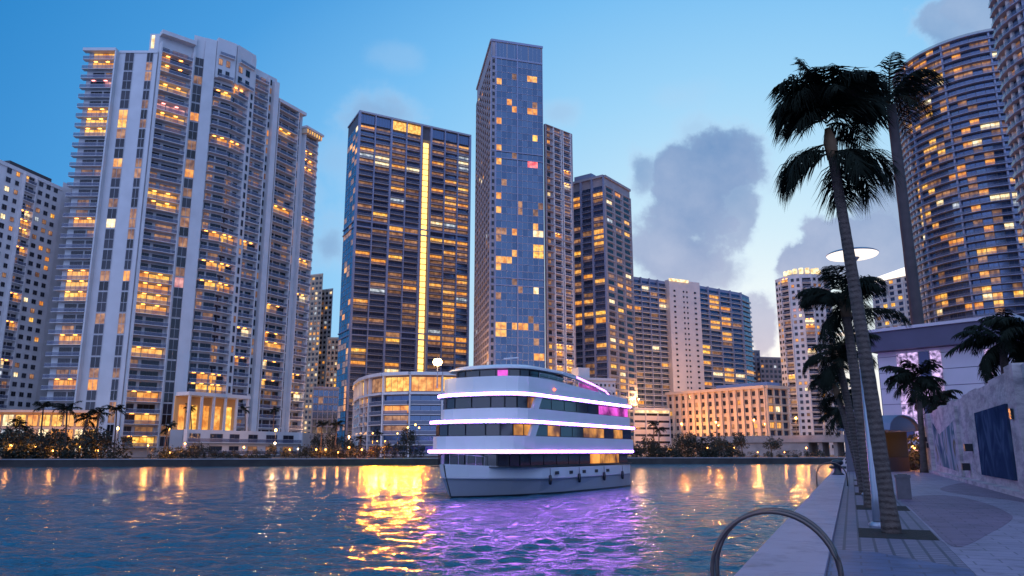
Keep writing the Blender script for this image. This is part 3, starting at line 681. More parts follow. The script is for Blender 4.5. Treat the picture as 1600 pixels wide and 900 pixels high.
fa, fb, fc, fd = Frame(h0, h1), Frame(h1, h2_), Frame(h2_, h3_), Frame(h3_, h4_)
for f_, n in ((fa, 4), (fc, 4), (fd, 1)):
    w = f_.len / n
    for i in range(n): 
        for k in range(n6):
            z = z6 + k * h6; t6.window(f_, i * w + .15, (i + 1) * w - .15, z + .2, z + h6 - .3, nm=2)
            t6.balcony(f_, i * w + .3, (i + 1) * w - .3, z, 1.2, 'pale_concrete', 'rail_glass', th=.25, rh=.9)
        t6.wall.fbox(f_, i * w - .3, i * w + .3, .003, 1.3, ZG, 103.6, 'bluegrey_slab')
q = fb.len
t6.wall.fbox(fb, 0, q, .003, 4.0, ZG, 104.0, 'cream_panel')
fb2 = Frame(fb.pt(0, 4.0, 0)[:2], fb.pt(q, 4.0, 0)[:2])
t6.base_lit = 0; t6.dim = 0; t6.spots = []; t6.glass = GD
for (A, B, n) in ((.08, .24, 1), (.40, .62, 2), (.74, .92, 1)): t6.bay_grid(fb2, q * A, q * B, z6, n6 - 1, h6, n, .38, (.35, .7))
m = MB(); m.fbox(fb2, -.1, q * .62, .1, .5, 103.0, 104.6, 'lit_pale'); m.build('roof_light', t6.root)
t6.finish()

# ---- low stone building, floodlit
j0, j1, j2 = C(1044, 338, 640), C(1198, 300, 640), C(1230, 306, 640)
ZB = 7.6
t7 = Tower('floodlit_stone_building', 'low beige stone building with floodlit pilasters above the riverside road', away([j0, j1, j2], 22, 3), ZG, 28, 'beige_stone', roof='pale_concrete', spots=[(1215, 635, 5, 5, 'lit_pale'), (1212, 618, 9, 4, 'lit_amber'), (1185, 665, 6, 5, 'lit_amber'), (1213, 662, 8, 5, 'lit_amber')], base_lit=.02, dim=.08, seed=23, cat='building')
fa, fb = Frame(j0, j1), Frame(j1, j2); n7 = 6; h7 = 3.15; z7 = ZB + .8
for i in range(15):
    a = fa.len * i / 14; t7.wall.fbox(fa, max(0, a - .7), min(fa.len, a + .7), .004, .8, ZG, 27.6, 'beige_stone')
t7.bay_grid(fa, 0, fa.len, z7, n7, h7, 14, .42, (.15, .72))
t7.wall.fbox(fa, -.3, fa.len, .003, 1.2, 27.2, 28.4, 'beige_stone'); t7.wall.fbox(fb, 0, fb.len + .3, .003, 1.2, 27.2, 28.4, 'beige_stone')
t7.relief(fb, 0, fb.len, z7, n7, h7, 3, 'beige_stone', .8, .7, .5)
t7.bay_grid(fb, 0, fb.len, z7, n7, h7, 3, .75, (.12, .85))
m = MB(); m.fbox(fa, fa.len * .45, fa.len * .95, -14, -5, 28.02, 30.2, 'bluegrey_slab'); m.build('roof_house', t7.root)
t7.finish()

# ---- round white tower at the right
cx, cy = C(1249, 415)
pts = []
for i in range(9):
    w = radians(-180 + i * 180 / 8); pts.append((cx + 14.6 * cos(w), cy + 14.6 * sin(w)))
t8 = Tower('round_white_tower', 'round white tower with a ring of bright lights on its roof', pts + [((cx + 14.6) * (1 + 25 / cy) - 1, cy + 25), ((cx - 14.6) * (1 + 25 / cy) + 1, cy + 25)], ZG, 96, 'pale_concrete', spots=[(1222, 442, 5, 4), (1240, 450, 5, 4), (1243, 485, 10, 5, 'lit_pink'), (1222, 522, 6, 4), (1218, 560, 6, 5, 'lit_amber'), (1258, 598, 8, 5, 'lit_amber'), (1262, 612, 10, 6, 'lit_pale')], base_lit=.10, dim=.10, seed=29)
for i in range(8):
    f_ = Frame(pts[i], pts[i + 1])
    if i % 2: t8.bay_balc(f_, .3, f_.len - .3, 4, 28, 3.25, 1.0, wins=((.1, .9, 1),), slab='pale_concrete', fin='pale_concrete', rail='rail_white')
    else: t8.bay_grid(f_, 0, f_.len, 4, 28, 3.25, 2, .5, (.25, .75))
m = MB(); m.prism([(cx + 9 * cos(i * pi / 8), cy + 9 * sin(i * pi / 8)) for i in range(16)], 96.02, 100, 'pale_concrete'); m.build('roof_house', t8.root)
m = MB()
for i in range(9):
    w = radians(-170 + i * 20); m.box(cx + 9.2 * cos(w) - .9, cx + 9.2 * cos(w) + .9, cy + 9.2 * sin(w) - .9, cy + 9.2 * sin(w) + .9, 97.5 + RND.random(), 100.2 + RND.random(), 'lit_pale')
m.build('roof_light', t8.root)
t8.finish()

# ---- white-crowned tower behind the museum
k0, k1 = C(1358, 440), C(1432, 415)
t9 = Tower('white_crowned_tower', 'pale blue tower with a slanted glowing white crown behind the lamp post', away([k0, k1], 25), ZG, 100, 'pale_concrete', spots=[(1397, 440, 5, 5), (1380, 477, 6, 5, 'lit_gold'), (1398, 478, 6, 7, 'lit_gold'), (1405, 462, 5, 5)], base_lit=.05, dim=.05, seed=31, glass=GN)
f_ = Frame(k0, k1); t9.bay_grid(f_, 0, f_.len, 4, 29, 3.3, 6, .5, (.2, .8)); t9.relief(f_, 0, f_.len, 4, 29, 3.3, 3, 'pale_concrete', .5, .6, .3)
mat('glowing_crown', (.8, .8, .8), .5, emit=(1, .88, .72), estr=1.3)  # crown emits by itself in place of floodlighting
m = MB(); m.hexa([f_.pt(-.5, 1.5, 100.1), f_.pt(f_.len + .5, 1.5, 100.1), f_.pt(f_.len + .5, -5, 100.1), f_.pt(-.5, -5, 100.1), f_.pt(-.5, 1.5, 101.6), f_.pt(f_.len + .5, 1.5, 105.5), f_.pt(f_.len + .5, -5, 105.5), f_.pt(-.5, -5, 101.6)], 'glowing_crown'); m.build('crown', t9.root)
t9.finish()

# ---- big curved tower and its twin at the right edge
def round_tower(name, label, c, R, z1, nf, fh, w0, w1, seg, spots, base_lit, dim, seed, pier_every):
    cir = [(c[0] + R * cos(i * 2 * pi / 48), c[1] + R * sin(i * 2 * pi / 48)) for i in range(48)]
    T = Tower(name, label, cir, ZG, z1, 'dark_concrete', spots=spots, base_lit=base_lit, dim=dim, glass=GN + GB[1:2], seed=seed)
    z0 = z1 - nf * fh
    n = int(round((w1 - w0) * R / seg)); ang = [w0 + (w1 - w0) * i / n for i in range(n + 1)]
    RR = R + .15
    pts = [(c[0] + RR * cos(a), c[1] + RR * sin(a)) for a in ang]
    for i in range(n):
        f_ = Frame(pts[i], pts[i + 1])
        for k in range(nf): T.window(f_, .08, f_.len - .08, z0 + k * fh + .15, z0 + (k + 1) * fh - .35, nm=1, frame='frame_dark')
        if i % pier_every == 0: T.wall.fbox(f_, -.35, .35, .2, 1.3, ZG, z1 - .5, 'bluegrey_slab')
        if i < 4: T.wall.fbox(f_, f_.len * .3, f_.len * .55, .18, .9, ZG, z1 - .5, 'pale_concrete')
    fn_ = Frame(pts[n // 2], pts[n // 2 + 1])
    for k in range(nf + 1):
        z = z0 + k * fh
        def ring(mb, z=z):
            r0, r1 = R - .2, R + 2.0
            for a, b_ in zip(ang, ang[1:]):
                mb.hexa([(c[0] + r1 * cos(a), c[1] + r1 * sin(a), z - .28), (c[0] + r1 * cos(b_), c[1] + r1 * sin(b_), z - .28), (c[0] + r0 * cos(b_), c[1] + r0 * sin(b_), z - .28), (c[0] + r0 * cos(a), c[1] + r0 * sin(a), z - .28),
                         (c[0] + r1 * cos(a), c[1] + r1 * sin(a), z), (c[0] + r1 * cos(b_), c[1] + r1 * sin(b_), z), (c[0] + r0 * cos(b_), c[1] + r0 * sin(b_), z), (c[0] + r0 * cos(a), c[1] + r0 * sin(a), z)], 'bluegrey_slab')
        def rail(mb, z=z):
            r1 = R + 1.92
            for a, b_ in zip(ang, ang[1:]):
                mb.poly([(c[0] + r1 * cos(a), c[1] + r1 * sin(a), z + .05), (c[0] + r1 * cos(b_), c[1] + r1 * sin(b_), z + .05), (c[0] + r1 * cos(b_), c[1] + r1 * sin(b_), z + 1.0), (c[0] + r1 * cos(a), c[1] + r1 * sin(a), z + 1.0)], 'rail_dark')
        T.add('balcony', fn_, 0, 20, z, z + 1, (ring, rail))
    T.finish(); return T
S9 = [(1432, 105, 16, 7, 'lit_orange'), (1458, 118, 14, 7, 'lit_gold'), (1456, 128, 14, 6, 'lit_dim'), (1478, 158, 14, 5, 'lit_dim'), (1452, 172, 10, 6), (1452, 184, 9, 6, 'lit_gold'), (1425, 197, 12, 5, 'lit_amber'), (1545, 105, 14, 6, 'lit_dim'), (1512, 230, 9, 5), (1497, 258, 8, 5), (1480, 287, 9, 5, 'lit_amber'), (1452, 297, 14, 6, 'lit_gold'), (1445, 335, 8, 7, 'lit_gold'), (1576, 307, 24, 7, 'lit_pale'), (1574, 357, 8, 7, 'lit_pale'), (1576, 382, 9, 5, 'lit_pale'), (1502, 378, 14, 8, 'lit_orange'), (1534, 390, 7, 6), (1553, 387, 7, 6, 'lit_amber'), (1554, 398, 7, 5), (1582, 417, 9, 5, 'lit_amber'), (1582, 430, 9, 5), (1501, 435, 7, 6, 'lit_amber'), (1560, 434, 10, 6, 'lit_dim'), (1543, 450, 7, 6), (1544, 463, 8, 6, 'lit_pale'), (1563, 462, 6, 6), (1588, 456, 7, 7, 'lit_gold'), (1565, 475, 9, 7, 'lit_gold'), (1475, 465, 6, 7, 'lit_gold'), (1510, 482, 8, 8, 'lit_orange'), (1525, 480, 8, 8)]
round_tower('curved_balcony_tower', 'huge curved tower ringed by thin balcony bands behind the palm on the right', (222, 338), 34, 183, 56, 3.2, radians(-205), radians(-70), 3.6, S9, .11, .16, 37, 5)
round_tower('edge_balcony_tower', 'curved balcony tower cut off by the right edge of the view', (159.4, 193.6), 20, 170, 51, 3.3, radians(-205), radians(-75), 3.4, [(1582, 95, 20, 6, 'lit_dim'), (1578, 122, 12, 5, 'lit_dim'), (1590, 180, 12, 5)], .02, .05, 41, 4)

# ---- rounded podium at the foot of the dark tower
pp = [C(556, 292, 640), C(558, 272, 640), C(566, 256, 640), C(580, 245, 640), C(600, 238, 640), C(640, 235, 640), C(690, 236, 640), C(740, 238, 640)]
t10 = Tower('rounded_podium_building', 'low rounded building with a glowing glazed top storey behind the yacht', pp + [(pp[-1][0] + 3, 300), (pp[0][0] + 2, 310)], ZG, 26.2, 'mauve_concrete', roof='pale_concrete', spots=[(570, 607, 8, 5, 'lit_amber'), (628, 610, 9, 5, 'lit_amber'), (620, 640, 6, 6), (660, 618, 14, 5, 'lit_amber'), (575, 632, 9, 5)], base_lit=.06, dim=.05, glass=GB[1:] + GN[:2], seed=43, cat='building')
for i, (p, q_) in enumerate(zip(pp, pp[1:])):
    f_ = Frame(p, q_); n = max(1, int(round(f_.len / 8))); w = f_.len / n
    for j in range(n):
        for k in range(6): t10.window(f_, j * w + .25, (j + 1) * w - .25, 2.6 + k * 3.0, 2.6 + k * 3.0 + 2.3, nm=2)
        for k in range(6): t10.balcony(f_, j * w + .3, (j + 1) * w - .3, 2.3 + k * 3.0, 1.0, 'pale_concrete', 'rail_glass')
        t10.wall.fbox(f_, j * w - .25, j * w + .25, .003, 1.15, ZG, 26.2, 'pale_concrete')
        t10.window(f_, j * w + .35, (j + 1) * w - .35, 21.2, 25.6, nm=3, m=['lit_gold', 'lit_amber', 'lit_gold', 'lit_dim'][(i + j) % 4], kind='top_window')
    t10.wall.fbox(f_, 0, f_.len, .002, 1.6, 26.0, 27.0, 'pale_concrete'); t10.wall.fbox(f_, 0, f_.len, .002, 1.4, 20.2, 20.9, 'pale_concrete')
t10.finish()

# ---- smaller blocks in the gaps
def simple_block(name, label, pa, pb, ztop, nf, fh, n, wm, spots=(), lit=.08, dim=.1, glass=GD, seed=50, cat='building', row_=500, roofbox=None, fill=.55, wz=(.25, .78), rel=True, depth=20):
    a, b_ = C(*pa, row_), C(*pb, row_)
    T = Tower(name, label, away([a, b_], depth), ZG, ztop, wm, spots=spots, base_lit=lit, dim=dim, glass=glass, seed=seed, cat=cat)
    f_ = Frame(a, b_); z0 = ztop - nf * fh - .8
    T.bay_grid(f_, 0, f_.len, z0, nf, fh, n, fill, wz)
    if rel: T.relief(f_, 0, f_.len, z0, nf, fh, n, wm, .4, .35, .3)
    T.wall.fbox(f_, -.2, f_.len + .2, .003, .6, ztop - .5, ztop + .5, wm)
    if roofbox:
        m = MB(); m.fbox(f_, f_.len * roofbox[0], f_.len * roofbox[1], -8, -2, ztop + .02, ztop + roofbox[2], wm); m.build('roof_house', T.root)
    T.finish(); return T
simple_block('slim_beige_tower', 'slim warm beige tower seen in the gap beside the white balcony tower', (478, 505), (501, 500), 119, 34, 3.4, 4, 'beige_stone', lit=.3, dim=.1, seed=51, cat='tower')
simple_block('stepped_beige_tower', 'lower lilac tower standing right of the slim beige tower', (500, 520), (518, 515), 112, 32, 3.4, 3, 'pale_concrete', lit=.12, dim=.1, seed=52, cat='tower')
simple_block('small_beige_block', 'small lit beige block squeezed against the dark slab tower', (514, 480), (531, 480), 73, 20, 3.4, 3, 'beige_stone', lit=.25, seed=53)
simple_block('blue_glass_block', 'low blue glass block behind the shore trees beside the dark slab tower', (496, 380), (534, 384), 34, 8, 3.6, 5, 'bluegrey_slab', lit=.06, glass=GB, seed=54, fill=.9, wz=(.08, .9))
simple_block('grey_mid_block', 'grey mid-height block just right of the curved apartment block', (1145, 525), (1183, 528), 71, 19, 3.4, 6, 'grey_concrete', lit=.06, seed=55, glass=GN)
simple_block('amber_topped_block', 'small grey block with an amber lit top floor left of the round white tower', (1183, 515), (1222, 520), 65, 18, 3.4, 6, 'mauve_concrete', spots=[(1195, 560, 14, 4, 'lit_gold'), (1190, 570, 6, 5, 'lit_amber')], lit=.1, seed=56)
simple_block('white_square_window_building', 'small white building with a row of tiny windows behind the yacht stern', (903, 300), (962, 306), 31, 8, 3.2, 9, 'white_concrete', lit=.0, dim=.03, seed=57, roofbox=(.08, .38, 4.6), fill=.4, wz=(.4, .7), rel=False, row_=620)
gar = simple_block('white_parking_block', 'white louvred parking block with a lit top edge left of the stone building', (990, 330), (1046, 336), 21, 6, 2.9, 3, 'white_concrete', lit=0, dim=0, seed=58, fill=.9, wz=(.3, .62), row_=650)
f_ = Frame(C(990, 330, 650), C(1046, 336, 650)); m = MB(); m.fbox(f_, .5, f_.len - .5, .45, .7, 19.4, 20.4, 'lit_pale'); m.build('top_light', gar.root)

# ---- raised road and bridge abutment at the right
mat('bridge_concrete', (.30, .27, .26), .75, var=.2, vscale=.3)
bA, bB = C(1075, 285, 690), C(1345, 250, 690); fb = Frame(bA, bB)
br_ = thing('road_bridge', 'low concrete road bridge glowing orange in front of the stone building', 'bridge', (*bA, ZG))
m = MB(); m.fbox(fb, 0, fb.len, -12, 0, 6.2, 7.5, 'bridge_concrete'); m.build('deck', br_)
m = MB(); m.fbox(fb, 0, fb.len, -.4, -.05, 7.51, 8.5, 'bridge_concrete'); m.build('parapet', br_)
m = MB(); m.fbox(fb, fb.len * .30, fb.len * .72, -11.5, -.6, ZG - .2, 6.19, 'bridge_concrete'); m.build('abutment', br_)
for i in range(4):
    m = MB(); a = fb.len * (.04 + .08 * i); m.fbox(fb, a, a + 1.2, -10, -1.5, ZG - .2, 6.19, 'bridge_concrete'); m.build('pier', br_)
for i in range(3):
    m = MB(); a = fb.len * (.77 + .08 * i); m.fbox(fb, a, a + 1.2, -10, -1.5, ZG - .2, 6.19, 'bridge_concrete'); m.build('pier', br_)

# ================================================================== party yacht
mat('yacht_white', (.68, .67, .70), .25, var=.04, vscale=.4)
mat('yacht_grey', (.30, .30, .35), .35)
mat('yacht_dark', (.015, .017, .025), .3)
for i, c in enumerate([(.02, .022, .035), (.04, .03, .035)]): mat('yacht_glass_%d' % i, c, .06, spec=.9)
lit_mat('cabin_warm', (.35, .10, .02), (.95, .38, .06), .3, .9, .7)
lit_mat('cabin_magenta', (.30, .02, .25), (.95, .10, .75), .5, 1.2, .7)
mat('led_violet', (.5, .4, .7), .4, emit=(.50, .17, 1.0), estr=38, sample=True)
mat('led_magenta', (.5, .3, .6), .4, emit=(.80, .18, 1.0), estr=7, sample=True)
mat('red_lamp', (.5, .05, .03), .4, emit=(1, .12, .06), estr=4)
BO = Vector((-4.9, 56.6, 0)); BU = Vector((.507, .862, 0)).normalized(); BN = Vector((BU.y, -BU.x, 0))   # towards the stern; towards the near side
def bl(a, b, z): p = BO + BU * a + BN * b; return (p.x, p.y, z)
yacht = thing('party_yacht', 'white three-deck party yacht edged with violet light strips, crossing the river', 'yacht', (*bl(12, 0, 0)[:2], 0))
LEN = 25.6
# hull, lofted
ST = [(0.0, .05), (.5, .55), (1.2, 1.25), (2.5, 2.2), (4.5, 3.2), (7.5, 4.0), (11, 4.25), (18, 4.25), (23, 4.15), (LEN, 3.95)]
LV = [(-.6, .55, 1.6), (.0, .74, 1.0), (.12, .76, .95), (.16, .77, .93), (1.15, .93, .35), (1.25, .99, .30), (2.05, 1.0, 0.0)]   # z, width factor, stem set-back
mb = MB(); n = len(ST)
rows = []
for (z, wf, sb) in LV:
    sheer = lambda a: (.35 * max(0, 1 - a / 9) ** 1.5 if z > 2 else (.2 * max(0, 1 - a / 9) if z > 1 else 0))
    L_ = [bl(a + sb * (1 - min(1, a / 9)), w * (wf + (1 - wf) * min(1, a / 14)), z + sheer(a)) for a, w in ST]
    R2 = [bl(a + sb * (1 - min(1, a / 9)), -w * (wf + (1 - wf) * min(1, a / 14)), z + sheer(a)) for a, w in ST]
    rows.append((L_, R2))
for r in range(len(rows) - 1):
    mt = ['yacht_dark', 'yacht_dark', 'yacht_grey', 'yacht_grey', 'yacht_grey', 'yacht_white'][r]
    for side in (0, 1):
        A, B = rows[r][side], rows[r + 1][side]
        for i in range(n - 1):
            q = [A[i], A[i + 1], B[i + 1], B[i]]; mb.poly(q if side == 0 else q[::-1], mt)
    mb.poly([rows[r][0][-1], rows[r][1][-1], rows[r + 1][1][-1], rows[r + 1][0][-1]], mt)
for i in range(n - 1): mb.poly([rows[-1][0][i], rows[-1][0][i + 1], rows[-1][1][i + 1], rows[-1][1][i]], 'yacht_white')
hull = mb.build('hull', yacht)
mb = MB()
for side in (1, -1):
    mb.tube([bl(a + .3 * (1 - min(1, a / 9)), side * (w * (.985 + .015 * min(1, a / 14)) + .02), 1.2 + .2 * max(0, 1 - a / 9)) for a, w in ST], .07, 6, 'yacht_grey')
mb.build('rubbing_strake', hull)
def plan(af, half, aft, inset=0, nround=10, depth=3.2):
    """deck outline: bluntly rounded nose, straight sides"""
    pts = []
    for i in range(nround + 1):
        w = -pi / 2 + pi * i / nround
        sx = abs(sin(w)) ** .75 * (1 if w >= 0 else -1)
        pts.append((af + inset + depth * (1 - abs(cos(w)) ** .75), sx * (half - inset)))
    pts = [(aft - inset * .3, -(half - inset))] + pts + [(aft - inset * .3, half - inset)]
    return [bl(a, b, 0)[:2] for a, b in pts]
def deck_ring(name, par, af, half, aft, z0, z1, m, inset=0, top=None):
    mb = MB(); mb.prism(plan(af, half, aft, inset), z0, z1, m, top); return mb.build(name, par)
# three decks: (front, half beam, aft, sill, window bottom, window top, strip height)
decks = [(2.3, 4.2, LEN - .1, 2.12, 2.2, 3.12, 3.28, .45), (2.6, 4.3, LEN + .15, 3.42, 4.42, 5.32, 5.50, .22), (3.4, 4.15, LEN - .2, 5.66, 6.52, 7.40, 7.58, .22)]
r_ = random.Random(4)
for di, (af, hb, aft, zs, w0, w1, zl, ins) in enumerate(decks):
    dk = deck_ring('deck', yacht, af, hb, aft, zs, w0, 'yacht_white' if di else 'yacht_dark')
    deck_ring('window_band', dk, af, hb, aft, w0 + .002, w1, 'yacht_dark', inset=ins)
    deck_ring('fascia', dk, af - .25, hb + .12, aft + .1, w1 + .002, zl + .14, 'yacht_white')
    # light strip all round, a thin proud band
    P0 = plan(af - .25, hb + .12, aft + .1, -.03); P1 = plan(af - .25, hb + .12, aft + .1, .02)
    mb = MB()
    for i in range(len(P0) - 1):
        a, b_, c_, d_ = P0[i], P0[i + 1], P1[i + 1], P1[i]
        mb.hexa([(*a, zl - .085), (*b_, zl - .085), (*c_, zl - .085), (*d_, zl - .085), (*a, zl + .085), (*b_, zl + .085), (*c_, zl + .085), (*d_, zl + .085)], 'led_violet')
    mb.build('light_strip', dk)
    # panes: along both sides and round the nose
    Wp = plan(af, hb, aft, ins - .04)
    segs = []
    for i in range(len(Wp) - 1):
        p, q_ = Vector(Wp[i]), Vector(Wp[i + 1]); k = max(1, int(round((q_ - p).length / 2.2)))
        for j in range(k): segs.append((p + (q_ - p) * (j / k), p + (q_ - p) * ((j + 1) / k)))
    for (p, q_) in segs:
        f_ = Frame(p, q_)
        out = f_.n if (p + f_.n.xy - bl(13, 0, 0)[:2] if False else (Vector((*p, 0)) + f_.n - Vector(bl(13, 0, 0))).length > (Vector((*p, 0)) - Vector(bl(13, 0, 0))).length) else -f_.n
        f_.n = out
        a_mid = ((Vector((*((p + q_) / 2), 0)) - BO).dot(BU)); b_mid = ((Vector((*((p + q_) / 2), 0)) - BO).dot(BN))
        mt = r_.choice(['yacht_glass_0', 'yacht_glass_1', 'yacht_glass_1'])
        if di == 0: mt = 'yacht_glass_0' if a_mid < 9.5 else r_.choice(['cabin_warm', 'cabin_warm', 'yacht_glass_1', 'lit_orange'])
        if di == 1: mt = 'yacht_glass_0' if b_mid < 1 else r_.choice(['cabin_warm', 'yacht_glass_1', 'yacht_glass_0', 'cabin_warm'])
        if di == 2: mt = r_.choice(['cabin_magenta', 'yacht_glass_0']) if b_mid < -.5 else ('cabin_magenta' if a_mid > 19.5 else r_.choice(['yacht_glass_1', 'yacht_glass_0', 'cabin_warm'] if a_mid > 6 else ['yacht_glass_0']))
        mb = MB(); g = .06; mb.fbox(f_, g, f_.len - g, 0, .03, w0 + .05, w1 - .05, mt); mb.build('window', dk)
    if di:                                   # broad pillars either side of the nose
        mb = MB()
        for sgn in (1, -1):
            for a in (af + 3.2, ):
                c0 = bl(a - .55, sgn * (hb - .1), 0); c1b = bl(a + .55, sgn * (hb - .1), 0)
                mb.hexa([bl(a - .75, sgn * (hb - .02), w0), bl(a + .15, sgn * (hb - .02), w0), bl(a + .15, sgn * (hb - .4), w0), bl(a - .75, sgn * (hb - .4), w0),
                         bl(a - .25, sgn * (hb - .02), w1), bl(a + .75, sgn * (hb - .02), w1), bl(a + .75, sgn * (hb - .4), w1), bl(a - .25, sgn * (hb - .4), w1)], 'yacht_white')
        mb.build('pillar', dk)
top = deck_ring('top_deck', yacht, 3.7, 4.05, LEN - .4, 7.74, 8.15, 'yacht_white')
mb = MB()                                     # bulwark sloping down aft
for sgn in (1, -1):
    zz = [(3.9 + 3.0, 8.95), (9, 8.95), (14, 8.75), (20, 8.5), (LEN - .5, 8.35)]
    for (a, z), (b_, z2b) in zip(zz, zz[1:]):
        mb.hexa([bl(a, sgn * 4.04, 8.151), bl(b_, sgn * 4.04, 8.151), bl(b_, sgn * 3.9, 8.151), bl(a, sgn * 3.9, 8.151), bl(a, sgn * 4.04, z), bl(b_, sgn * 4.04, z2b), bl(b_, sgn * 3.9, z2b), bl(a, sgn * 3.9, z)], 'yacht_white')
P_ = plan(3.7, 4.05, LEN, 0); P2_ = plan(3.7, 4.05, LEN, .14)
for i in range(1, len(P_) - 2):
    mb.hexa([(*P_[i], 8.151), (*P_[i + 1], 8.151), (*P2_[i + 1], 8.151), (*P2_[i], 8.151), (*P_[i], 8.95), (*P_[i + 1], 8.95), (*P2_[i + 1], 8.95), (*P2_[i], 8.95)], 'yacht_white')
mb.build('bulwark', top)
wh = MB(); wh.prism(plan(4.6, 3.6, 12.5), 8.16, 8.8, 'yacht_white'); wh = wh.build('wheelhouse', yacht)
mb = MB(); mb.prism(plan(4.75, 3.45, 12.3), 8.802, 9.6, 'yacht_glass_1'); mb.build('window_band', wh)
Wp = plan(4.72, 3.48, 12.3)
for i, (p, q_) in enumerate(zip(Wp, Wp[1:])):
    f_ = Frame(p, q_)
    if (Vector((*p, 0)) + f_.n - Vector(bl(9, 0, 0))).length < (Vector((*p, 0)) - Vector(bl(9, 0, 0))).length: f_.n = -f_.n
    mb = MB(); mb.fbox(f_, .08, f_.len - .08, 0, .04, 8.9, 9.5, 'cabin_magenta' if i == 7 else 'yacht_glass_0'); mb.build('window', wh)
mb = MB(); pr = plan(4.2, 3.95, 13.6); c_ = bl(8.5, 0, 0)
for (z0, z1, sc0, sc1) in ((9.602, 9.72, 1, 1.0), (9.72, 9.95, 1.0, .86), (9.95, 10.08, .86, .5)):
    k = len(pr)
    for i in range(k):
        p, q_ = pr[i], pr[(i + 1) % k]
        S_ = lambda p, s_: (c_[0] + (p[0] - c_[0]) * s_, c_[1] + (p[1] - c_[1]) * s_)
        mb.poly([(*S_(p, sc0), z0), (*S_(q_, sc0), z0), (*S_(q_, sc1), z1), (*S_(p, sc1), z1)], 'yacht_white')
mb.poly([(c_[0] + (p[0] - c_[0]) * .5, c_[1] + (p[1] - c_[1]) * .5, 10.08) for p in pr], 'yacht_white'); mb.poly([(*p, 9.602) for p in pr], 'yacht_white')
mb.build('roof', wh)
for sgn in (1, -1):                           # swept arch running aft from the wheelhouse roof
    arch = [(11.5, 9.78), (14, 9.62), (17, 9.28), (20, 8.85), (21.2, 8.4)]
    mb = MB()
    for (a, z), (b_, z2b) in zip(arch, arch[1:]):
        mb.hexa([bl(a, sgn * 3.95, z - .22), bl(b_, sgn * 3.95, z2b - .22), bl(b_, sgn * 3.6, z2b - .22), bl(a, sgn * 3.6, z - .22), bl(a, sgn * 3.95, z + .06), bl(b_, sgn * 3.95, z2b + .06), bl(b_, sgn * 3.6, z2b + .06), bl(a, sgn * 3.6, z + .06)], 'yacht_white')
    ar = mb.build('arch', yacht)
    mb = MB()
    for (a, z), (b_, z2b) in zip(arch[1:4], arch[2:5]):
        mb.hexa([bl(a, sgn * 3.98, z - .12), bl(b_, sgn * 3.98, z2b - .12), bl(b_, sgn * 3.951, z2b - .12), bl(a, sgn * 3.951, z - .12), bl(a, sgn * 3.98, z), bl(b_, sgn * 3.98, z2b), bl(b_, sgn * 3.951, z2b), bl(a, sgn * 3.951, z)], 'led_magenta')
    mb.build('light_strip', ar)
    mb = MB()
    mb.hexa([bl(15, sgn * 3.7, 8.4), bl(19, sgn * 3.7, 8.4), bl(19, sgn * 3.66, 8.4), bl(15, sgn * 3.66, 8.4), bl(15, sgn * 3.7, 9.2), bl(19, sgn * 3.7, 8.8), bl(19, sgn * 3.66, 8.8), bl(15, sgn * 3.66, 9.2)], 'cabin_magenta'); mb.build('screen', ar)
mb = MB(); p = bl(9.5, 4.07, 8.2); mb.lathe([(0, p[2] - .12), (.12, p[2] - .08), (.16, p[2]), (.12, p[2] + .08), (0, p[2] + .12)], 10, 'red_lamp', p[:2]); mb.build('red_lamp', yacht)
mb = MB(); p = bl(3.4, -3.2, 0); mb.tube([(p[0], p[1], 8.2), (p[0], p[1], 10.2)], [.05, .03], 6, 'yacht_grey'); ms = mb.build('mast', yacht)
lm = mat('mast_glow', (.5, .4, .2), .4, emit=(1.0, .62, .22), estr=40, sample=True)
mb = MB(); mb.lathe([(0, 9.95), (.26, 10.02), (.38, 10.25), (.26, 10.48), (0, 10.55)], 12, 'mast_glow', p[:2]); mb.build('mast_light', ms)
# fittings: top deck rail, bow rail, radar, portholes, fenders, deck benches
for sgn in (1, -1):
    mb = MB(); aa = [7.2 + i * 1.6 for i in range(12)]
    for a in aa: mb.tube([bl(a, sgn * 3.97, 8.4), bl(a, sgn * 3.97, 9.35 - .03 * (a - 7))], .022, 5, 'yacht_grey')
    for hh in (0, -.3): mb.tube([bl(a, sgn * 3.97, 9.35 - .03 * (a - 7) + hh) for a in aa], .022, 5, 'yacht_grey')
    mb.build('railing', top)
    mb = MB(); pts = [bl(.35 + i * .5, sgn * (.25 + i * .42), 3.15 - i * .06) for i in range(5)]
    mb.tube(pts, .025, 5, 'yacht_grey')
    for i in range(5): mb.tube([pts[i], (pts[i][0], pts[i][1], 2.2)], .02, 5, 'yacht_grey')
    mb.build('bow_railing', hull)
for a in (9.5, 12, 14.5, 17, 19.5):
    mb = MB(); fr_h = Frame(bl(a - .3, 4.255, 0)[:2], bl(a + .3, 4.255, 0)[:2]); mb.fbox(fr_h, 0, fr_h.len, -.02, .03, 1.5, 1.75, 'yacht_dark'); mb.build('porthole', hull)
for a in (8, 13.2, 18.3, 22.5):
    mb = MB(); p = bl(a, 4.42, 0); mb.lathe([(0, .75), (.12, .8), (.14, 1.1), (.12, 1.45), (.03, 1.52), (.02, 2.0), (0, 2.0)], 8, 'yacht_dark', p[:2]); mb.build('fender', hull, smooth=True)
mb = MB(); p = bl(9.5, 0, 0); mb.tube([(p[0], p[1], 10.0), (p[0], p[1], 11.3)], [.07, .04], 6, 'yacht_grey'); mb.tube([bl(9.5, -.7, 11.0), bl(9.5, .7, 11.0)], .05, 6, 'yacht_white'); mb.build('radar_mast', wh)
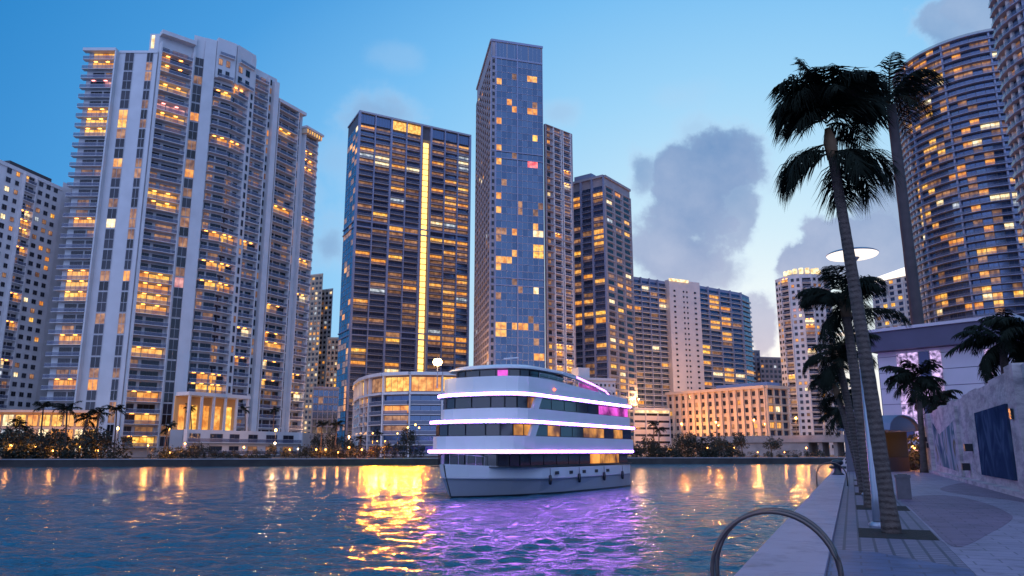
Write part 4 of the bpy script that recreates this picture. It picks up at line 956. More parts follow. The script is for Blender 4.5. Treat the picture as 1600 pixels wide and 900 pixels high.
for a in (13.5, 16, 18.5, 21):
    mb = MB(); A_, B_ = bl(a, 2.2, 0), bl(a + 1.3, 2.2, 0); f_ = Frame(A_[:2], B_[:2]); mb.fbox(f_, 0, 1.3, -.5, .1, 8.16, 8.6, 'yacht_dark'); mb.fbox(f_, 0, 1.3, -.62, -.5, 8.16, 9.0, 'yacht_dark'); mb.build('bench', top)
# glow of the strips on the water beneath
def lamp(parent, loc, power, col, rad=.25, name='glow'):
    l = bpy.data.lights.new(name, 'POINT'); l.energy = power; l.color = col; l.shadow_soft_size = rad
    o = bpy.data.objects.new(name, l); COL.objects.link(o); o.parent = parent
    off = ORG.get(parent.name, (0, 0, 0)); o.location = (loc[0] - off[0], loc[1] - off[1], loc[2] - off[2]); return o

# ================================================================== plants
mat('frond_dark', (.011, .015, .010), .85, spec=.1, var=.25, vscale=3)
mat('frond_dry', (.16, .09, .045), .7, var=.25, vscale=3)
mat('palm_bark', (.085, .062, .055), .85, var=.3, vscale=5, bump=.5, bscale=18)
_t = MATS['palm_bark'].node_tree; _g = _t.nodes.new('ShaderNodeNewGeometry'); _w = _t.nodes.new('ShaderNodeTexWave'); _w.bands_direction = 'Z'; _w.inputs['Scale'].default_value = 3.2; _w.inputs['Distortion'].default_value = 2.5; _w.inputs['Detail'].default_value = 3
_t.links.new(_g.outputs['Position'], _w.inputs['Vector']); _b = _t.nodes.new('ShaderNodeBump'); _b.inputs['Strength'].default_value = .5; _b.inputs['Distance'].default_value = .03; _t.links.new(_w.outputs['Fac'], _b.inputs['Height'])
_p = _t.nodes['Principled BSDF']; _t.links.new(_p.inputs['Normal'].links[0].from_socket, _b.inputs['Normal']); _t.links.new(_b.outputs[0], _p.inputs['Normal'])
mat('royal_bark', (.055, .042, .045), .8, var=.2, vscale=1.2)
for i, c in enumerate([(.015, .021, .011), (.028, .030, .016), (.010, .015, .010)]): mat('foliage_%d' % i, c, .65, var=.3, vscale=.8)
mat('stem_bark', (.09, .07, .05), .85)
def frond(mb, base, az, el, length, droop, leaf, nseg=16, mt='frond_dark', sub=2, wind=(0, 0), rr=.02, curl=0.0, wide=1.0, rnd=RND):
    """one feather frond: an arching midrib with narrow leaflets hanging from both sides"""
    p = Vector(base); pts = [p.copy()]; e = el; a = az; dirs = []
    for i in range(nseg):
        d = Vector((cos(a) * cos(e), sin(a) * cos(e), sin(e))) + Vector((wind[0], wind[1], 0)) * (i / nseg) * .5
        d.normalize(); p = p + d * (length / nseg); pts.append(p.copy()); dirs.append(d); e -= droop / nseg * (0.5 + i / nseg); a += curl / nseg
    dirs.append(dirs[-1])
    mb.tube(pts, [rr * (1 - .8 * i / nseg) for i in range(nseg + 1)], 4, mt, cap=False)
    for i in range(1, nseg + 1):
        for s_ in range(sub):
            tt = (i - 1 + (s_ + rnd.random()) / sub) / nseg
            if tt < .10: continue
            base_ = pts[i - 1].lerp(pts[i], (s_ + .5) / sub); d = dirs[i - 1]
            side = d.cross(Vector((0, 0, 1)))
            if side.length < .05: side = Vector((1, 0, 0))
            side.normalize(); ll = leaf * (sin(pi * (.12 + .86 * tt)) ** .6) * (.8 + .4 * rnd.random())
            for sg in (1, -1):
                v = side * sg * (.55 + .5 * rnd.random()) + d * (.45 + .6 * rnd.random()) + Vector((wind[0] + rnd.uniform(-.12, .12), wind[1] + rnd.uniform(-.12, .12), -.1 - .55 * rnd.random()))
                v.normalize(); w_ = d * (.045 * ll * wide + .012 * wide); mid = base_ + v * ll * .55 + Vector((0, 0, .02 * ll)); tip = base_ + v * ll + Vector((wind[0] * .3 * ll, wind[1] * .3 * ll, -.28 * ll))
                mb.poly([base_ - w_ * .6, base_ + w_ * .6, mid + w_, mid - w_], mt); mb.poly([mid - w_, mid + w_, tip], mt)
def bezier_path(p0, p1, p2, n):
    return [tuple((Vector(p0) * (1 - t_) ** 2 + Vector(p1) * 2 * t_ * (1 - t_) + Vector(p2) * t_ * t_)) for t_ in [i / n for i in range(n + 1)]]
def ringed(path, r0, r1, flare=1.35):
    n = len(path); out = []
    for i in range(n):
        t_ = i / (n - 1); r = r0 + (r1 - r0) * t_; r *= 1 + (flare - 1) * max(0, 1 - t_ * 12) ; r *= 1 + .035 * (i % 2); out.append(r)
    return out
def bush_mesh(rx, ry, rz, n, leaf, seed, name='crown', clumps=9):
    r = random.Random(seed); mb = MB()
    cl = [(Vector((r.uniform(-.65, .65) * rx, r.uniform(-.65, .65) * ry, r.uniform(.15, .8) * rz)), r.uniform(.28, .5), r.randrange(3)) for _ in range(clumps)]
    for _ in range(n):
        c_, s_, k = r.choice(cl); d = Vector((r.gauss(0, 1), r.gauss(0, 1), r.gauss(0, 1))).normalized() * s_ * (r.random() ** .35)
        p = c_ + Vector((d.x * rx, d.y * ry, d.z * rz * .8)); p.z = max(.05, p.z)
        u = Vector((r.gauss(0, 1), r.gauss(0, 1), r.gauss(0, .6))).normalized(); v = u.cross(Vector((r.gauss(0, 1), r.gauss(0, 1), r.gauss(0, 1)))).normalized(); l = leaf * r.uniform(.6, 1.3)
        mb.poly([p - u * l * .5, p + v * l * .28, p + u * l * .6, p - v * l * .28], 'foliage_%d' % (k if r.random() < .7 else r.randrange(3)))
    return mb
# --- prototypes for the far bank, drawn once and copied
def make_bush(seed, rx, rz, n):
    o = thing('shrub', 'x', 'shrub'); b_ = bush_mesh(rx, rx, rz, n, .42, seed); b_.build('foliage', o)
    mb = MB()
    for i in range(3): mb.tube([(.15 * (i - 1), .1 * i, -.1), ((i - 1) * .5 * rx, (i - 1) * .2, rz * .45)], [.07, .03], 5, 'stem_bark')
    mb.build('stem', o); return o
def make_palm(seed, h, lean, nf=15, fl=2.6, leaf=.75):
    r = random.Random(seed); o = thing('palm_tree', 'x', 'palm')
    path = bezier_path((0, 0, -.2), (lean * .2, 0, h * .5), (lean, r.uniform(-.3, .3), h), 10)
    mb = MB(); mb.tube(path, ringed(path, .20, .13), 8, 'palm_bark'); mb.build('trunk', o)
    mb = MB()
    for i in range(nf):
        frond(mb, path[-1], i * 2.399 + r.random() * .4, radians(r.uniform(-25, 70)), fl * r.uniform(.8, 1.1), radians(r.uniform(60, 130)), leaf, nseg=8, sub=2, rr=.035, wide=2.0, rnd=r)
    mb.build('crown', o); return o
def make_tree(seed, h, rx, n):
    r = random.Random(seed); o = thing('shade_tree', 'x', 'tree'); mb = MB()
    mb.tube([(0, 0, -.2), (.1, 0, h * .3), (.05, .1, h * .5)], [.22, .16, .12], 7, 'stem_bark')
    for i in range(4):
        w = i * 1.6; mb.tube([(.08, .03, h * .4), (cos(w) * rx * .5, sin(w) * rx * .5, h * .7)], [.1, .04], 5, 'stem_bark')
    mb.build('trunk', o)
    b_ = bush_mesh(rx, rx, h * .65, n, .5, seed, clumps=12); b_.v = [(x, y, z + h * .35) for x, y, z in b_.v]; b_.build('crown', o); return o
BUSH = [make_bush(61, 2.6, 3.4, 520), make_bush(62, 3.2, 2.8, 560), make_bush(63, 2.2, 4.2, 520)]
PALM = [make_palm(71, 8.5, .5), make_palm(72, 10.5, -.6), make_palm(73, 6.5, .9, 13, 2.3)]
TREE = [make_tree(81, 8.0, 3.2, 900), make_tree(82, 6.5, 3.8, 900)]
USED = set(); LAMPS = []
def place(proto, px, back, sc, label, group, z=ZG, Y=None):
    Y = Y or shoreY(px) + back; x, y = C(px, Y, 715); rz = RND.random() * 6.28
    if proto in LAMPS: rz = RND.uniform(-.15, .15)
    if proto.name not in USED:
        USED.add(proto.name); proto.location = (x, y, z); proto.rotation_euler = (0, 0, rz); proto.scale = (sc, sc, sc); proto['label'] = label; proto['group'] = group; return proto
    return dup(proto, (x, y, z), rz, sc, label, group)
ORD = ['leftmost', 'second from left', 'third from left', 'fourth from left', 'fifth from left', 'sixth from left', 'seventh from left', 'eighth from left']
def row_of(protos, pxs, what, where, group, back=(2, 6), sc=(.8, 1.2)):
    for i, px in enumerate(pxs):
        place(RND.choice(protos) if len(protos) > 1 else protos[0], px, RND.uniform(*back), RND.uniform(*sc), '%s, %s %s' % (what, ORD[i], where), group)
def span(a, b, n): return [a + (b - a) * (i + .5) / n + RND.uniform(-2, 2) for i in range(n)]
row_of(BUSH, span(-12, 62, 6), 'dark shrub', 'under the grey gridded tower', 'shrubs along the far seawall', sc=(1.2, 1.8))
row_of(BUSH, span(62, 180, 8), 'dark shrub', "below the white tower's left balconies", 'shrubs along the far seawall', sc=(1.2, 1.8))
row_of(BUSH, span(245, 300, 5), 'low shrub', 'left of the lit portico', 'shrubs along the far seawall', sc=(.7, 1.0))
row_of(BUSH, span(300, 400, 7), 'low shrub', 'on the seawall under the portico', 'shrubs along the far seawall', sc=(.6, 1.0))
row_of(BUSH, span(400, 480, 5), 'low shrub', "under the white tower's right end", 'shrubs along the far seawall', sc=(.5, .9))
row_of(BUSH, span(480, 570, 7), 'amber lit shrub', 'before the gap beside the dark slab tower', 'shrubs along the far seawall', sc=(.7, 1.1))
row_of(BUSH, span(570, 665, 7), 'amber lit shrub', 'before the rounded podium building', 'shrubs along the far seawall', sc=(.6, 1.0))
row_of(BUSH, span(985, 1050, 6), 'dark shrub', 'below the white parking block', 'shrubs along the far seawall', sc=(1.0, 1.5))
row_of(BUSH, span(1050, 1150, 8), 'dark shrub', 'below the floodlit stone building', 'shrubs along the far seawall', sc=(.9, 1.5))
row_of(BUSH, span(1150, 1290, 7), 'low dark shrub', 'under the road bridge', 'shrubs along the far seawall', sc=(.5, .8))
row_of(TREE, (8, 40, 72, 108, 132), 'dark shade tree', 'under the two leftmost towers', 'trees on the far bank', back=(8, 16), sc=(.9, 1.25))
row_of(TREE, (492, 518, 545, 640), 'shade tree', 'left of the yacht bow', 'trees on the far bank', back=(8, 14), sc=(.75, 1.0))
row_of(TREE, (1066, 1084, 1128, 1160, 1206), 'dark shade tree', 'in front of the stone building', 'trees on the far bank', back=(6, 12), sc=(.75, 1.0))
row_of(PALM, (26, 60, 100, 122), 'palm', 'rising under the two leftmost towers', 'palms on the far bank', back=(5, 12), sc=(1.0, 1.35))
row_of(PALM, (146, 177, 255), 'palm', "against the white tower's pale wall", 'palms on the far bank', back=(5, 10), sc=(1.0, 1.3))
row_of(PALM, (500, 522, 560, 590), 'palm', 'left of the rounded podium building', 'palms on the far bank', back=(4, 9), sc=(.7, .95))
row_of(PALM, (1022, 1030, 1100), 'palm', 'before the white parking block and stone building', 'palms on the far bank', back=(4, 9), sc=(.7, .9))
row_of(PALM[2:], (295, 380, 424), 'small palm', 'on the podium roof by the portico', 'palms on the podium roof', sc=(.85, .95))
for o in [o for o in COL.objects if o.get('group') == 'palms on the podium roof']: o.location.z = 9.2; o.location.y += 42; o.location.x *= (o.location.y) / (o.location.y - 42)

# --- low lit pavilion behind the trees at the far left
pa0, pa1 = C(-60, 196, 690), C(152, 200, 690)
TP_ = Tower('lit_pavilion', 'low pavilion with a glowing orange glass front behind the shore trees at far left', away([pa0, pa1], 12), ZG, 13, 'beige_stone', roof='roof_dark', base_lit=1.0, glass=GD, seed=77, cat='building')
f_ = Frame(pa0, pa1); TP_.bay_grid(f_, 0, f_.len, 2.0, 3, 3.6, 11, .86, (.08, .9)); TP_.wall.fbox(f_, -.5, f_.len + .5, .003, 2.2, 12.9, 13.5, 'beige_stone'); TP_.finish()
# --- lamps on the far bank
mat('lamp_glow', (.5, .3, .1), .4, emit=(1.0, .46, .10), estr=9, sample=True)
mat('lamp_glow_pale', (.5, .4, .3), .4, emit=(1.0, .74, .42), estr=16, sample=True)
mat('lamp_post', (.05, .05, .055), .5)
def make_lamp(h, glow, power, col):
    o = thing('garden_lamp', 'x', 'lamp'); mb = MB(); mb.tube([(0, 0, -.1), (0, 0, h - .25)], [.06, .045], 6, 'lamp_post'); mb.lathe([(.0, h + .28), (.2, h + .25), (.22, h + .2), (0, h + .2)], 8, 'lamp_post'); mb.build('post', o)
    mb = MB(); mb.lathe([(0, h - .25), (.14, h - .2), (.22, h), (.14, h + .19), (0, h + .195)], 8, glow); mb.build('globe', o)
    l = bpy.data.lights.new('glow', 'POINT' if power < 5000 else 'SPOT'); l.energy = power; l.color = col; l.shadow_soft_size = .3
    if power > 5000:                        # spot aimed at the river, added to lengthen the gold reflection
        l.spot_size = radians(150); l.spot_blend = .6
    lo = bpy.data.objects.new('glow', l); COL.objects.link(lo); lo.parent = o; lo.location = (0, -.5, h + .1)
    if power > 5000: lo.rotation_euler = (radians(-80), 0, 0)
    return o
LMP = [make_lamp(2.6, 'lamp_glow', 330, (1, .36, .06)), make_lamp(4.2, 'lamp_glow', 1500, (1, .36, .06)), make_lamp(3.2, 'lamp_glow_pale', 260, (1, .55, .22)), make_lamp(7.5, 'lamp_glow', 19000, (1, .27, .012))]
LAMPS += LMP
def lamps(k, pxs, what, where, back, group='lamps along the far bank'):
    for i, px in enumerate(pxs): place(LMP[k], px + RND.uniform(-7, 7), back + RND.uniform(-.6, 2.5), RND.choice([.55, .7, .8, 1.0, 1.1]), '%s, %s %s' % (what, ORD[i], where), group)
lamps(0, (8, 33, 58, 88, 122, 150), 'low orange lamp', 'in the shrubs under the two leftmost towers', 1.6)
lamps(1, (4, 25, 60, 88), 'added orange glow lamp', 'behind the trees at the left', 18)  # lamps added to put an orange glow behind the trees
lamps(1, (226, 291), 'added orange glow lamp', 'by the foot of the white tower', 2)
lamps(0, (265, 383, 445), 'low orange lamp', 'on the seawall under the portico', 1.5)
lamps(2, (435, 468), 'pale lamp', "at the white tower's right end", 1.5)
lamps(0, (490, 508, 528, 546, 560), 'low amber lamp', 'before the gap beside the dark slab tower', 1.6)
lamps(3, (575, 590, 604, 618, 632, 646, 660), 'bright amber lamp', 'before the rounded podium building', 1.5)
lamps(0, (1012, 1048, 1076, 1110, 1150), 'low orange lamp', 'in the shrubs right of the yacht stern', 5)
lamps(0, (1190, 1222, 1262), 'low orange lamp', 'under the road bridge', 5)
# street lamps on the bridge deck and against the stone building
for i, (px, Y, nm) in enumerate(((1066, 318, "at the stone building's left corner"), (1120, 300, 'in front of the stone building centre'), (1180, 280, "before the stone building's right end"), (1246, 262, 'under the round white tower'), (1290, 258, 'at the right end of the road bridge'))):
    x, y = C(px, Y, 690); o = dup(LMP[1], (x, y, 7.5), 0, 1.6, 'bright orange street lamp ' + nm, 'street lamps on the bridge')
    for c_ in o.children:
        if c_.type == 'LIGHT': c_.data = c_.data.copy(); c_.data.energy = 16000 if i == 0 else 10000

# lamps added in the gaps between the towers to warm their lower storeys
for (px, Y, z, pw, lb) in ((182, 206, ZG, 9000, "added glow lamp at the foot of the white tower's blank wall"), (262, 206, ZG, 9000, 'added glow lamp left of the portico'), (430, 222, ZG, 12000, "added glow lamp under the white tower's right half"),
        (500, 290, ZG, 40000, 'added glow lamp in the gap right of the white tower'), (516, 440, ZG, 90000, 'far added glow lamp under the slim beige tower'), (545, 330, ZG, 40000, 'added glow lamp at the left corner of the dark slab tower'),
        (610, 330, 27.2, 60000, 'added glow lamp behind the left of the rounded podium building'), (700, 330, 27.2, 60000, 'added glow lamp behind the right of the rounded podium building'),
        (812, 290, ZG, 70000, 'added glow lamp at the foot of the tallest glass tower, behind the yacht'), (880, 300, ZG, 70000, 'added glow lamp under the concrete wing tower, behind the yacht'), (975, 350, ZG, 60000, 'added glow lamp under the corner glass tower'),
        (1000, 400, 22, 60000, 'added glow lamp behind the white parking block'), (1060, 420, 22, 90000, 'added glow lamp at the foot of the blind cream panel'), (1120, 420, 22, 90000, 'added glow lamp behind the stone building roof'), (1200, 470, ZG, 60000, 'added glow lamp under the amber topped block'),
        (1236, 350, ZG, 60000, 'added glow lamp at the foot of the round white tower'), (1270, 345, ZG, 60000, 'added glow lamp right of the round white tower'), (1400, 360, ZG, 60000, 'added glow lamp under the white crowned tower'),
        (1470, 240, ZG, 60000, 'added glow lamp under the left of the huge curved tower'), (1560, 235, ZG, 60000, 'added glow lamp under the right of the huge curved tower')):
    x, y = C(px, Y, 690); o = dup(LMP[1], (x, y, z), 0, 1.8, lb, 'added glow lamps between the towers')
    for c_ in o.children:
        if c_.type == 'LIGHT': c_.data = c_.data.copy(); c_.data.energy = pw * (.07 if px > 1390 else (.2 if px < 440 else (.42 if px < 900 else .26))); c_.data.color = (1, .50, .20)

# ================================================================== museum, palm behind it, kiosk
mat('museum_panel', (.46, .43, .47), .5, var=.05, vscale=.5)
mat('museum_fascia', (.06, .055, .10), .5, var=.1, vscale=.6)
mat('museum_glass', (.05, .05, .12), .1, metal=.4)
lit_mat('lit_violet', (.30, .16, .60), (.80, .55, 1.0), .15, 1.2, 2.6)
n0_, n1_ = C(1372, 64.4, 560), C(1600, 56.5, 560)
fm = Frame(n0_, n1_); q = fm.len
mus = thing('modern_museum', 'low modern building with violet lit windows under a dark flat roof band, at the right', 'building', (*n0_, QZ))
m = MB(); foot = [n0_, n1_, fm.pt(q, -8, 0)[:2], fm.pt(0, -8, 0)[:2]]; m.prism(foot, QZ, 11.4, 'museum_panel', 'roof_dark')
for k in range(7): m.fbox(fm, 0, q, .003, .02, QZ + 1.15 + k * 1.3, QZ + 1.19 + k * 1.3, 'museum_fascia')
m.build('wall', mus)
m = MB(); m.fbox(fm, -.4, q, -7, .9, 11.42, 13.0, 'museum_fascia'); m.fbox(fm, -.6, q, -7.2, 1.1, 13.01, 13.25, 'museum_panel'); m.build('roof', mus)
r_ = random.Random(9); g0_, g1_ = q * .14, q * .47
for i in range(4):
    for k in range(5):
        A = g0_ + (g1_ - g0_) * i / 4; B = g0_ + (g1_ - g0_) * (i + 1) / 4; z = 4.2 + k * 1.4
        m = MB(); m.fbox(fm, A + .05, B - .05, .03, .1, z + .05, z + 1.35, r_.choice(['lit_violet', 'lit_violet', 'lit_violet', 'museum_glass'])); m.build('window', mus)
for k in range(3):
    m = MB(); m.fbox(fm, q * .76, q * .80, .03, .1, 4.5 + k * 2.2, 6.5 + k * 2.2, 'lit_violet'); m.build('window', mus)
fl_ = Frame(fm.pt(0, -7.6, 0)[:2], fm.pt(0, 0, 0)[:2]); fl_.n = -fm.u
for i in range(3):
    m = MB(); m.fbox(fl_, .2 + i * 2.5, 2.5 + i * 2.5, .02, .1, QZ + .4, 11.2, 'museum_glass'); m.build('window', mus)
for k in range(5):
    z = 4 + k * 1.6; m = MB(); p = fl_.pt(6.2, .25, z); m.box(p[0] - .12, p[0] + .12, p[1] - .12, p[1] + .12, z, z + .3, 'lit_gold'); m.build('wall_lamp', mus)

ki0, ki1 = C(1376, 50.5, 690), C(1417, 53, 690); fk = Frame(ki0, ki1); q = fk.len
kio = thing('riverside_kiosk', 'small kiosk with a curved pale awning and glowing orange interior', 'kiosk', (*ki0, QZ))
mat('awning_cloth', (.16, .19, .28), .6)
m = MB(); m.fbox(fk, 0, q, -2.4, -2.2, QZ, QZ + 2.6, 'dark_concrete'); m.fbox(fk, -.1, 0, -2.2, 0, QZ, QZ + 2.6, 'dark_concrete'); m.fbox(fk, q, q + .1, -2.2, 0, QZ, QZ + 2.6, 'dark_concrete'); m.fbox(fk, .0, q, -.1, 0, QZ, QZ + .9, 'dark_concrete'); m.build('wall', kio)
m = MB(); m.fbox(fk, .15, q * .45, -2.19, -2.1, QZ + .9, QZ + 2.3, 'lit_dim'); m.fbox(fk, q * .62, q - .3, -2.19, -2.1, QZ + 1.3, QZ + 2.2, 'lit_orange'); m.build('glow_panel', kio)  # self-glowing panels on the back wall stand in for the lit interior
m = MB()
for i in range(8):
    a0_, a1_ = pi * i / 8, pi * (i + 1) / 8
    A = [(q / 2 - cos(w) * (q / 2 + .3), QZ + 2.62 + sin(w) * .95) for w in (a0_, a1_)]
    m.hexa([fk.pt(A[0][0], .8, A[0][1]), fk.pt(A[1][0], .8, A[1][1]), fk.pt(A[1][0], -2.5, A[1][1]), fk.pt(A[0][0], -2.5, A[0][1]), fk.pt(A[0][0], .8, A[0][1] + .08), fk.pt(A[1][0], .8, A[1][1] + .08), fk.pt(A[1][0], -2.5, A[1][1] + .08), fk.pt(A[0][0], -2.5, A[0][1] + .08)], 'awning_cloth')
gp = [(q / 2 - cos(pi * i / 8) * (q / 2 + .25), QZ + 2.6 + sin(pi * i / 8) * .93) for i in range(9)]
for bb in (.60, -2.3):
    m.poly([fk.pt(a_, bb, z_) for a_, z_ in gp], 'awning_cloth'); m.poly([fk.pt(a_, bb - .05, z_) for a_, z_ in gp][::-1], 'awning_cloth')
m.build('awning', kio)
lamp(kio, fk.pt(q * .5, -1.2, QZ + 1.9), 22, (1, .5, .16))

# tall palm behind the museum
r_ = random.Random(12)
P0, P1 = P(1427, 560, 73.5), P(1392, 165, 73.5)
roy = thing('royal_palm', 'very tall slender palm rising behind the modern museum in front of the big curved tower', 'palm', (P0.x + .7, P0.y, QZ))
path = bezier_path((P0.x + .9, P0.y, QZ - .3), ((P0.x + P1.x) / 2 + .5, P0.y, (P0.z + P1.z) / 2 - 3), tuple(P1), 18)
m = MB(); m.tube(path, ringed(path, .62, .46, 1.1), 10, 'royal_bark'); m.build('trunk', roy, smooth=True)
for i in range(17):
    m = MB(); az = i * 2.399 + r_.random() * .3
    frond(m, tuple(P1 + Vector((0, 0, r_.uniform(0, 1.2)))), az, radians(r_.uniform(-10, 70)), r_.uniform(5.2, 7.0), radians(r_.uniform(90, 150)), 1.7, nseg=16, sub=4, rr=.09, wide=.8, wind=(.4, 0), rnd=r_); m.build('frond', roy)

# ================================================================== quay furniture and palms
def soil_pit(s0):
    mb = MB(); mb.prism([Q(.0, s0 - .8), Q(1.1, s0 - .8), Q(1.1, s0 + .8), Q(.0, s0 + .8)], QZ + .0005, QZ + .0045, 'soil'); structure(mb.build('soil'))
PITS = [14.3, 20.6, 27.0, 33.3, 39.6]
for s_ in PITS: soil_pit(s_)
# nearest palm: trunk follows the lean in the photo
def near_palm(name, label, s0, v0, topv, top_px, Yt, r0, r1, fronds, leaf, seed, group, wind, bend=.45):
    r = random.Random(seed); bx, by = Q(v0, s0); tp = P(*top_px, Yt)
    o = thing(name, label, 'palm', (bx, by, QZ), group)
    mid = (bx + (tp.x - bx) * bend, by + (tp.y - by) * .5, QZ + (tp.z - QZ) * .58)
    path = bezier_path((bx, by, QZ - .05), mid, tuple(tp), 44)
    m = MB(); m.tube(path, ringed(path, r0, r1, 1.25), 14, 'palm_bark'); m.build('trunk', o, smooth=True)
    m = MB()                                        # fibrous crown shaft
    up = Vector(path[-1]) - Vector(path[-3]); up.normalize()
    m.tube([tp - up * .1, tp + up * .25, tp + up * .5], [r1 * 1.25, r1 * 1.45, r1 * .7], 10, 'frond_dry'); m.build('crown_shaft', o, smooth=True)
    for (az, el, ln, dr, bz) in fronds:
        ln *= r.uniform(.78, .98); el += r.uniform(-6, 10)
        if name == 'palm_tree' and seed == 31:
            if bz > .22: ln *= .86 if abs(cos(radians(az))) > .6 else 1.0; el = min(88, el + 8); bz += .26
            else: ln *= 1.2; dr += 18
        m = MB(); frond(m, tuple(tp + up * bz), radians(az), radians(el), ln, radians(dr), leaf, nseg=22, sub=5, rr=.02, wide=.40, wind=wind, rnd=r); m.build('frond', o)
    return o
fr1 = [(150, 88, 1.95, 40, .5), (190, 76, 1.7, 150, .5), (120, 72, 1.6, 140, .5), (215, 70, 1.5, 165, .45), (340, 74, 1.7, 150, .5), (175, 62, 1.55, 160, .5), (160, 45, 1.35, 150, .45), (195, 62, 1.4, 170, .4), (200, 20, 1.15, 110, .35), (150, 5, 1.15, 80, .2),
       (20, 62, 1.8, 110, .5), (0, 45, 1.6, 120, .45), (-20, 66, 1.7, 135, .5), (330, 30, 1.35, 110, .35), (30, 25, 1.4, 110, .3), (-70, 60, 1.5, 120, .5), (-100, 50, 1.5, 130, .45), (-110, 70, 1.4, 120, .5), (75, 55, 1.5, 120, .5),
       (185, -5, 1.15, 75, .05), (170, -12, 1.05, 70, .0), (350, 12, 1.25, 105, .0), (10, -10, 1.1, 80, -.05), (-30, -20, 1.1, 60, -.05), (-80, -5, 1.1, 80, .0), (60, -20, 1.0, 60, -.1)]
near_palm('palm_tree', 'nearest palm on the quay, leaning left with ragged wind-blown fronds', 14.4, .5, 0, (1300, 240), 13.3, .125, .08, fr1, .62, 31, 'palms in the quay tree pits', (.05, 0))
def rand_fronds(n, ln, seed):
    r = random.Random(seed); return [(i * 137.5 + r.uniform(-15, 15), r.uniform(-25, 75), ln * r.uniform(.75, 1.1), r.uniform(80, 140), r.uniform(-.1, .5)) for i in range(n)]
near_palm('palm_tree', 'second palm on the quay, its crown showing both sides of the nearest trunk', 20.6, .35, 0, (1322, 490), 19.0, .15, .10, rand_fronds(20, 1.7, 2), .5, 32, 'palms in the quay tree pits', (.05, 0))
near_palm('palm_tree', 'third palm on the quay, shorter, with brownish drooping fronds', 27.0, .3, 0, (1312, 572), 24.8, .15, .10, rand_fronds(18, 1.7, 3), .5, 33, 'palms in the quay tree pits', (.05, 0))
near_palm('palm_tree', 'fourth palm on the quay, low crown left of the lamp posts', 33.3, .3, 0, (1309, 618), 30.6, .15, .10, rand_fronds(16, 1.6, 4), .5, 34, 'palms in the quay tree pits', (.05, 0))
near_palm('palm_tree', 'farthest small palm on the quay', 39.6, .3, 0, (1318, 655), 36.5, .14, .10, rand_fronds(14, 1.5, 5), .5, 35, 'palms in the quay tree pits', (.05, 0))

# lamp posts with flat disc heads
mat('lamp_pole', (.30, .33, .40), .3, metal=.5)
mat('lamp_disc', (.8, .8, .8), .4, emit=(1.0, .84, .68), estr=1.35, sample=True)
def make_disc_lamp():
    o = thing('street_lamp', 'x', 'street lamp'); mb = MB(); mb.tube([(0, 0, 0), (0, 0, .5), (0, 0, 4.85)], [.085, .07, .055], 12, 'lamp_pole'); mb.lathe([(.15, 0), (.15, .04), (.09, .07)], 12, 'lamp_pole'); mb.build('pole', o, smooth=True)
    mb = MB(); mb.lathe([(0, 5.06), (.2, 5.055), (.42, 5.03), (.47, 5.0), (.465, 4.985)], 28, 'lamp_pole'); mb.lathe([(.055, 4.84), (.13, 4.93), (.12, 4.985)], 14, 'lamp_pole'); hd = mb.build('lamp_head', o)
    mb = MB(); mb.lathe([(.465, 4.985), (.44, 4.955), (.30, 4.93), (.12, 4.925)], 28, 'lamp_disc'); mb.build('diffuser', hd); 
    return o
dl = make_disc_lamp()
for i, (s_, lb) in enumerate(((15.7, 'nearest disc-headed lamp post, beside the nearest palm trunk'), (26.6, 'second disc-headed lamp post along the quay'), (38.0, 'third disc-headed lamp post along the quay'), (50.0, 'farthest disc-headed lamp post along the quay'))):
    x, y = Q(.33, s_)
    if i == 0: dl.location = (x, y, QZ); dl['label'] = lb; dl['group'] = 'disc lamps along the quay'
    else: dup(dl, (x, y, QZ), 0, 1, lb, 'disc lamps along the quay')

# curved ladder handrails on the quay edge
mat('steel_tube', (.12, .095, .09), .28, metal=.85)
def make_hoop():
    o = thing('ladder_handrail', 'x', 'handrail')
    for ds in (-.14, .14):
        pts = []
        for i in range(25):
            w = pi * i / 24; pts.append((.0 - cos(w) * .55, ds, .30 + sin(w) * .56))
        pts = [(-.55, ds, -1.3)] + pts + [(.55, ds, -.02)]
        mb = MB(); mb.tube(pts, .021, 10, 'steel_tube'); mb.build('rail', o, smooth=True)
    return o
hp = make_hoop(); WROT = -math.atan(530 / 1227)
hp['label'] = 'curved double steel ladder rail nearest the camera on the quay edge'; hp['group'] = 'ladder rails on the quay edge'
hp.location = (*Q(-.72, 7.75), QZ - .10); hp.rotation_euler = (0, 0, WROT)
dup(hp, (*Q(-.78, 33.0), QZ + .02), WROT, 1, 'small far ladder rail arching on the quay edge', 'ladder rails on the quay edge')
